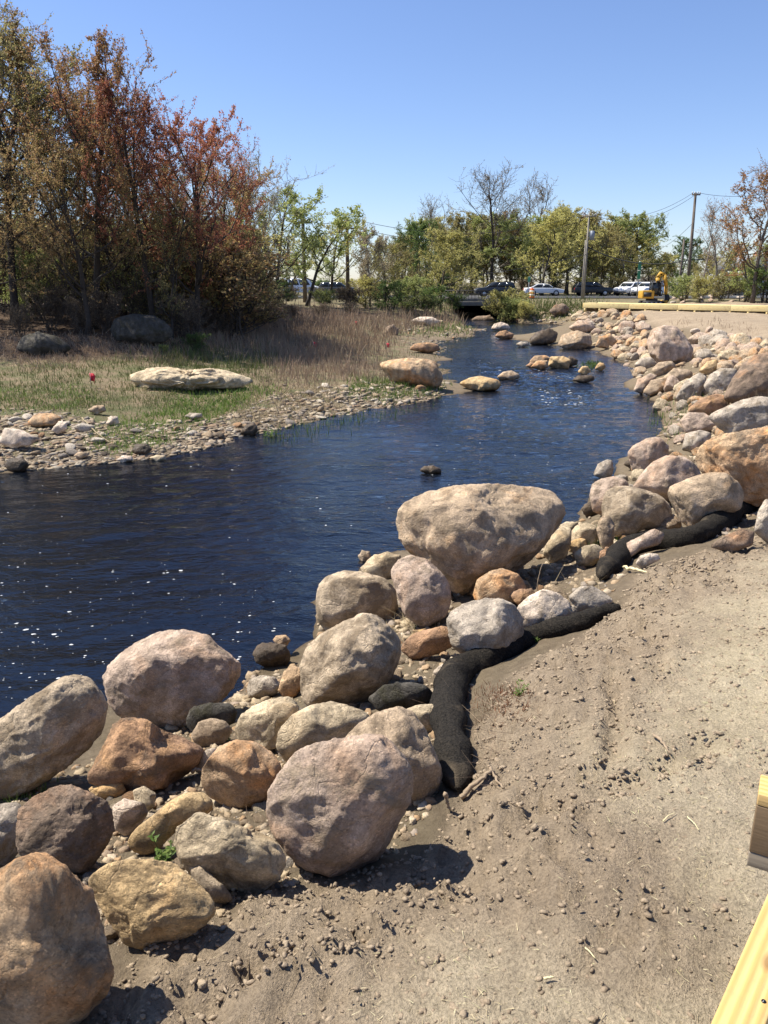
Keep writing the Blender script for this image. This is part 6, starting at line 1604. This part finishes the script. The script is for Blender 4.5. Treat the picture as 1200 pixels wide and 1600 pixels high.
def signs():
    p = at_y(1000, 408, 85); z0 = h1(p[0], 85)
    o = empty('street_sign', (p[0], 85, z0), 'tall narrow green sign on a post behind the white parked cars', 'sign')
    Hh = p[2] - z0
    MB().tube([(0, 0, 0), (0, 0, Hh)], 0.05, 8).build('post', M_METAL, o, True)
    MB().box((0, -0.08, Hh - 0.95), (0.32, 0.03, 1.75), bev=0.008).build('panel', plain('sign_green', (0.03,0.22,0.12), 0.5), o)
    MB().box((0, -0.099, Hh - 0.95), (0.26, 0.004, 0.06)).build('band', M_LINE, o)
    p = at_y(827, 432, 85); z0 = h1(p[0], 85)
    o = empty('street_sign', (p[0], 85, z0), 'small green street sign on a thin post left of the white car', 'sign')
    Hh = p[2] - z0
    MB().tube([(0, 0, 0), (0, 0, Hh)], 0.04, 8).build('post', M_METAL, o, True)
    MB().box((0, -0.07, Hh - 0.3), (0.30, 0.03, 0.55), bev=0.008).build('panel', plain('sign_green_small', (0.05,0.24,0.16), 0.5), o)
    p = at_y(1061, 432, 68); z0 = h1(p[0], 68)
    o = empty('street_sign', (p[0], 68, z0), 'small white rectangular sign left of the tallest utility pole', 'sign')
    Hh = p[2] - z0
    MB().tube([(0, 0, 0), (0, 0, Hh)], 0.04, 8).build('post', M_METAL, o, True)
    MB().box((0, -0.07, Hh - 0.35), (0.32, 0.03, 0.62), bev=0.008).build('panel', plain('sign_white', (0.8,0.8,0.78), 0.5), o)
    # orange drum by the white car
    p = at_y(831, 462, 84)
    o = empty('traffic_barrel', (p[0], 84, ROAD_Z - 0.06), 'orange construction barrel standing left of the white car', 'barrel')
    M_OR = plain('barrel_orange', (0.75,0.16,0.03), 0.6)
    for k, (z0, z1, r0, r1, m) in enumerate([(0.0,0.08,0.36,0.36,M_WIRE),(0.08,0.34,0.30,0.29,M_OR),(0.34,0.50,0.285,0.28,M_LINE),(0.50,0.70,0.28,0.27,M_OR),(0.70,0.86,0.265,0.26,M_LINE),(0.86,1.05,0.26,0.22,M_OR)]):
        MB().tube([(0, 0, z0), (0, 0, z1)], [r0, r1], 16).build('base' if k == 0 else 'band', m, o, True)
    MB().box((0, 0, 1.10), (0.16, 0.04, 0.10), bev=0.01).build('handle', M_OR, o)
    # marker flags on the left bank
    M_FL = leaf_mat('flag_pink', [(0.75,0.06,0.10), (0.70,0.05,0.08)], 0.3)
    for px, py, hp, lb in [(142,605,22,'pink marker flag on the left bank by the grass'), (490,548,14,'red marker flag in the reddish dead stalks'), (604,548,12,'red marker ribbon by the gravel behind the orange block'), (555,512,10,'red ribbon tied in the dead reeds')]:
        g = hit(px, py); t = g[1] / ray(px, py)[1]; hh = hp * t / FPX
        f = empty('marker_flag', tuple(g), lb, 'flag', 'marker flags')
        MB().tube([(0, 0, -0.05), (0.02, 0, hh)], 0.006, 5).build('stake', M_METAL, f)
        w = hh * 0.42; P = np.array([[0, 0, hh], [w * 0.6, 0.03, hh * 0.96], [w, -0.02, hh * 0.8], [0, 0, hh * 0.45], [w * 0.45, 0.04, hh * 0.42], [w * 0.7, -0.03, hh * 0.3]])
        link('ribbon', mesh_from('ribbon', np.vstack([P, P + [0, 0.006, 0]]), np.array([[0,1,4,3],[1,2,5,4],[9,10,7,6],[10,11,8,7],[0,3,9,6],[2,8,11,5],[0,6,7,1],[1,7,8,2],[3,4,10,9],[4,5,11,10]])), M_FL, f)
signs()

M_GLASS = plain('car_glass', (0.02,0.025,0.03), 0.08, vary=0.0)
M_TYRE = plain('tyre', (0.02,0.02,0.02), 0.9)
M_RIM = plain('rim', (0.45,0.45,0.46), 0.35, 0.8)
M_LIGHTW = plain('headlight', (0.75,0.76,0.75), 0.2)
M_LIGHTR = plain('taillight', (0.45,0.02,0.02), 0.25)
M_TRIM = plain('black_trim', (0.025,0.025,0.026), 0.6)
PROFILE = {   # side view: (lower body, roof line) in metres, x forward
 'suv':   ([(-2.3,0.35),(2.25,0.35),(2.32,0.6),(2.28,0.88),(1.95,0.98),(1.15,1.04),(-2.2,1.06),(-2.32,0.8)], [(1.2,1.03),(0.45,1.55),(0.1,1.62),(-1.8,1.62),(-2.2,1.06)], 1.85, 1.35),
 'sedan': ([(-2.3,0.32),(2.25,0.32),(2.35,0.55),(2.2,0.78),(1.3,0.92),(-1.6,0.96),(-2.2,0.94),(-2.36,0.65)], [(1.2,0.92),(0.45,1.38),(0.05,1.43),(-0.85,1.42),(-1.75,0.95)], 1.8, 1.38),
 'van':   ([(-2.6,0.4),(2.5,0.4),(2.6,0.7),(2.5,1.05),(1.9,1.2),(-2.6,1.2)], [(1.95,1.18),(1.35,1.95),(1.1,2.05),(-2.55,2.05),(-2.6,1.2)], 1.95, 1.6),
 'truck': ([(-2.8,0.5),(2.7,0.5),(2.8,0.8),(2.72,1.08),(1.3,1.15),(-2.8,1.12)], [(1.3,1.13),(0.75,1.75),(0.45,1.82),(-0.55,1.82),(-0.75,1.12)], 1.95, 1.75),
}
def car(kind, px, Y, col, label, face=1, group='vehicles on and beside the road', zb=None, rz=0.0):
    x = at_y(px, 455, Y)[0]
    z = ROAD_Z + 0.04 if zb is None else zb
    o = empty('car', (x, Y, z), label, 'van' if kind == 'van' else 'truck' if kind == 'truck' else 'car', group, (0 if face > 0 else math.pi) + rz)
    low, top, W, wb = PROFILE[kind]
    M = plain('car_paint_%d' % px, col, 0.3, 0.0, vary=0.03)
    bm_ = MB().prism(low, -W/2, W/2).build('body', M, o)
    md = bm_.modifiers.new('b', 'BEVEL'); md.width = 0.07; md.segments = 2; md.limit_method = 'ANGLE'
    # cabin narrower at the roof
    zr = max(p[1] for p in top); zl = min(p[1] for p in top)
    n = len(top); A, Bv = [], []
    for (a, b) in top:
        k = (b - zl) / (zr - zl); w = W / 2 * (0.97 - 0.15 * k); A.append((a, -w, b)); Bv.append((a, w, b))
    q = np.array([[i, (i+1) % n, n + (i+1) % n, n + i] for i in range(n)])
    cb = MB().add(np.array(A + Bv), [q, np.arange(n)[::-1][None], (np.arange(n) + n)[None]]).build('cabin', M, o)
    md = cb.modifiers.new('b', 'BEVEL'); md.width = 0.05; md.segments = 2; md.limit_method = 'ANGLE'
    # side panes, set 4 mm proud of the cabin skin
    xs = sorted(p[0] for p in top); x0, x1 = xs[0], xs[-1]
    up = [p for p in top if p[1] > zl + 0.6 * (zr - zl)]; ux0, ux1 = min(p[0] for p in up), max(p[0] for p in up)
    cuts = np.linspace(0.06, 0.94, 4 if kind in ('suv', 'van') else 3)
    for sgn in (-1, 1):
        for i in range(len(cuts) - 1):
            f0, f1 = cuts[i] + 0.015, cuts[i+1] - 0.015
            q = []
            for (f, kz) in ((f0, 0.10), (f1, 0.10), (f1, 0.84), (f0, 0.84)):
                xa = x0 + (x1 - x0) * f; xb = ux0 + (ux1 - ux0) * f
                zz = zl + (zr - zl) * kz; xx = xa * (1 - kz) + xb * kz; w = W / 2 * (0.97 - 0.15 * kz) + 0.006
                q.append((xx, sgn * w, zz))
            q2 = [(a, b - sgn * 0.02, c) for a, b, c in q]
            MB().add(np.array(q + q2), np.array([[0,1,2,3],[7,6,5,4],[0,4,5,1],[1,5,6,2],[2,6,7,3],[3,7,4,0]])).build('window', M_GLASS, o)
    for (pa, pb, nm) in ((top[0], top[1], 'windscreen'), (top[-1], top[-2], 'rear_window')):
        pa, pb = np.array(pa), np.array(pb); d = pb - pa; nn = np.array([d[1], -d[0]]); nn = nn / np.linalg.norm(nn) * (1 if nm == 'windscreen' else -1)
        q = []
        for f, s in ((0.12, -1), (0.12, 1), (0.88, 1), (0.88, -1)):
            p = pa + d * f + nn * 0.008; q.append((p[0], s * W / 2 * 0.80, p[1]))
        q2 = [(a - nn[0] * 0.02, b, c - nn[1] * 0.02) for a, b, c in q]
        MB().add(np.array(q + q2), np.array([[0,1,2,3],[7,6,5,4],[0,4,5,1],[1,5,6,2],[2,6,7,3],[3,7,4,0]])).build(nm, M_GLASS, o)
    for sx in (-wb, wb):
        for sy in (-1, 1):
            y = sy * (W / 2 - 0.10)
            w_ = MB().tube([(0, -0.115, 0), (0, 0.115, 0)], [0.34, 0.34], 20).build('wheel', M_TYRE, o, False, (sx, y, 0.34))
            MB().tube([(0, sy * 0.112, 0), (0, sy * 0.122, 0)], [0.22, 0.20], 14).build('rim', M_RIM, w_)
    zf = low[2][1] + 0.12
    for sy in (-1, 1):
        MB().box((low[2][0] - 0.03, sy * W * 0.36, zf), (0.10, 0.34, 0.13), bev=0.02).build('headlight', M_LIGHTW, o)
        MB().box((low[-1][0] + 0.05, sy * W * 0.38, zf + 0.08), (0.10, 0.24, 0.22), bev=0.02).build('taillight', M_LIGHTR, o)
        MB().box((1.0 if kind != 'truck' else 0.9, sy * (W / 2 + 0.08), zl + 0.06), (0.16, 0.18, 0.12), bev=0.02).build('mirror', M_TRIM, o)
    MB().box((low[2][0] - 0.02, 0, 0.48), (0.08, W * 0.9, 0.16), bev=0.02).build('bumper', M_TRIM, o)
    MB().box((low[-1][0] + 0.05, 0, 0.46), (0.08, W * 0.9, 0.16), bev=0.02).build('bumper', M_TRIM, o)
    return o
car('suv', 774, 91, (0.03,0.035,0.045), 'dark sport utility vehicle crossing the culvert bridge', -1)
car('sedan', 849, 97, (0.72,0.73,0.74), 'white sedan on the road right of the orange barrel', 1)
car('suv', 925, 97, (0.02,0.022,0.025), 'dark parked car behind the transformer pole', 1)
car('suv', 984, 98, (0.78,0.78,0.78), 'white parked car left of the green sign', -1, rz=0.75)
car('suv', 1013, 95.5, (0.76,0.76,0.77), 'white parked car partly hidden by the excavator', -1, rz=0.7)
car('van', 466, 97, (0.78,0.79,0.80), 'white van on the road left of the utility poles', 1)
car('suv', 527, 97, (0.06,0.065,0.07), 'dark car seen through the trees beside the crossarm pole', 1)

def excavator():
    g = at_y(1018, 470, 60); x = g[0]; z = h1(x, 60)
    z = max(z, 1.5)
    s = 1.0
    o = empty('excavator', (x, 60, z), 'yellow mini excavator with its boom folded up behind the boardwalk', 'excavator', None, 0.0)
    Y_ = plain('machine_yellow', (0.52,0.29,0.03), 0.6, vary=0.3); K = M_TRIM
    for sy in (-0.55, 0.55):
        t_ = MB().prism([(-0.85,0.05),(0.75,0.05),(0.95,0.22),(0.85,0.42),(-0.9,0.42),(-1.0,0.22)], sy - 0.17, sy + 0.17).build('track', K, o)
        for xx in (-0.6, -0.2, 0.2, 0.6): MB().tube([(xx, sy - 0.19, 0.2), (xx, sy + 0.19, 0.2)], 0.11, 10).build('roller', M_METAL, t_)
    MB().box((0, 0, 0.5), (0.8, 0.9, 0.18)).build('turntable', K, o)
    MB().box((-0.55, 0, 0.98), (1.1, 1.3, 0.75), bev=0.08).build('body', Y_, o)
    MB().box((-0.62, -0.66, 0.98), (0.7, 0.03, 0.4)).build('grille', K, o)
    cab = MB()
    for xx in (-0.25, 0.55):
        for yy in (-0.6, 0.1): cab.box((xx, yy, 1.55), (0.07, 0.07, 1.3))
    cab.box((0.15, -0.25, 2.22), (0.95, 0.82, 0.08))
    cb = cab.build('cab_frame', K, o)
    MB().box((0.15, -0.25, 1.55), (0.72, 0.62, 1.15)).build('cab_glass', M_GLASS, cb)
    def arm(pts, w, name, mat):
        P = np.array(pts, float); C_ = []
        for i in range(len(P)): C_.append(P[i])
        mb = MB()
        for i in range(len(P) - 1):
            a, b = P[i], P[i+1]; d = b - a; L_ = np.linalg.norm(d); d = d / L_; nx = np.array([-d[1], d[0]])
            q = [a - nx * w[i] / 2, b - nx * w[i+1] / 2, b + nx * w[i+1] / 2, a + nx * w[i] / 2]
            mb.prism([tuple(v) for v in q], 0.22, 0.46)
        return mb.build(name, mat, o)
    arm([(0.45,0.85),(0.62,1.7),(0.50,2.55),(0.72,2.95)], [0.30,0.36,0.34,0.28], 'boom', Y_)
    arm([(0.60,2.98),(1.05,2.80),(1.32,1.75),(1.38,0.95)], [0.24,0.30,0.26,0.20], 'stick_arm', Y_)
    MB().tube([(0.75,0.34,1.3),(1.1,0.34,2.4)], 0.06, 8).build('hydraulic_ram', M_METAL, o)
    MB().prism([(1.25,0.95),(1.55,0.95),(1.72,0.62),(1.55,0.25),(1.2,0.18),(1.32,0.5)], 0.05, 0.65).build('bucket', K, o)
    MB().prism([(1.05,0.05),(1.15,0.05),(1.2,0.45),(1.1,0.45)], -0.8, 0.8).build('dozer_blade', Y_, o)
    o.scale = (0.82, 0.82, 0.78)
excavator()

def house():
    p = at_y(1160, 430, 110)
    o = empty('house', (p[0], 110, h1(p[0], 110) - 0.1), 'pale house half hidden by the trees at the right', 'house')
    Wl = plain('siding_pale', (0.55,0.57,0.58), 0.8); Rf = plain('roof_grey', (0.22,0.22,0.23), 0.9)
    MB().box((0, 0, 1.6), (7.5, 6, 3.2)).build('wall', Wl, o)
    rf = MB().add(np.array([(-4,-3.3,3.2),(4,-3.3,3.2),(4,3.3,3.2),(-4,3.3,3.2),(-4,0,5.2),(4,0,5.2)]), [np.array([[0,1,5,4],[2,3,4,5],[0,3,2,1]]), np.array([[1,2,5],[3,0,4]])]).build('roof', Rf, o)
    MB().box((2.0, 0.6, 5.1), (0.6, 0.6, 1.3)).build('chimney', plain('brick_red', (0.3,0.12,0.08), 0.9), rf)
    for x in (-2.3, 0, 2.3):
        w = MB().box((x, -3.0, 1.8), (1.0, 0.08, 1.3)).build('window', M_GLASS, o)
        MB().box((x, -3.05, 1.8), (0.06, 0.05, 1.3)).build('frame', M_LINE, w)
house()
print('tris', sum(len(m.polygons) for m in bpy.data.meshes))
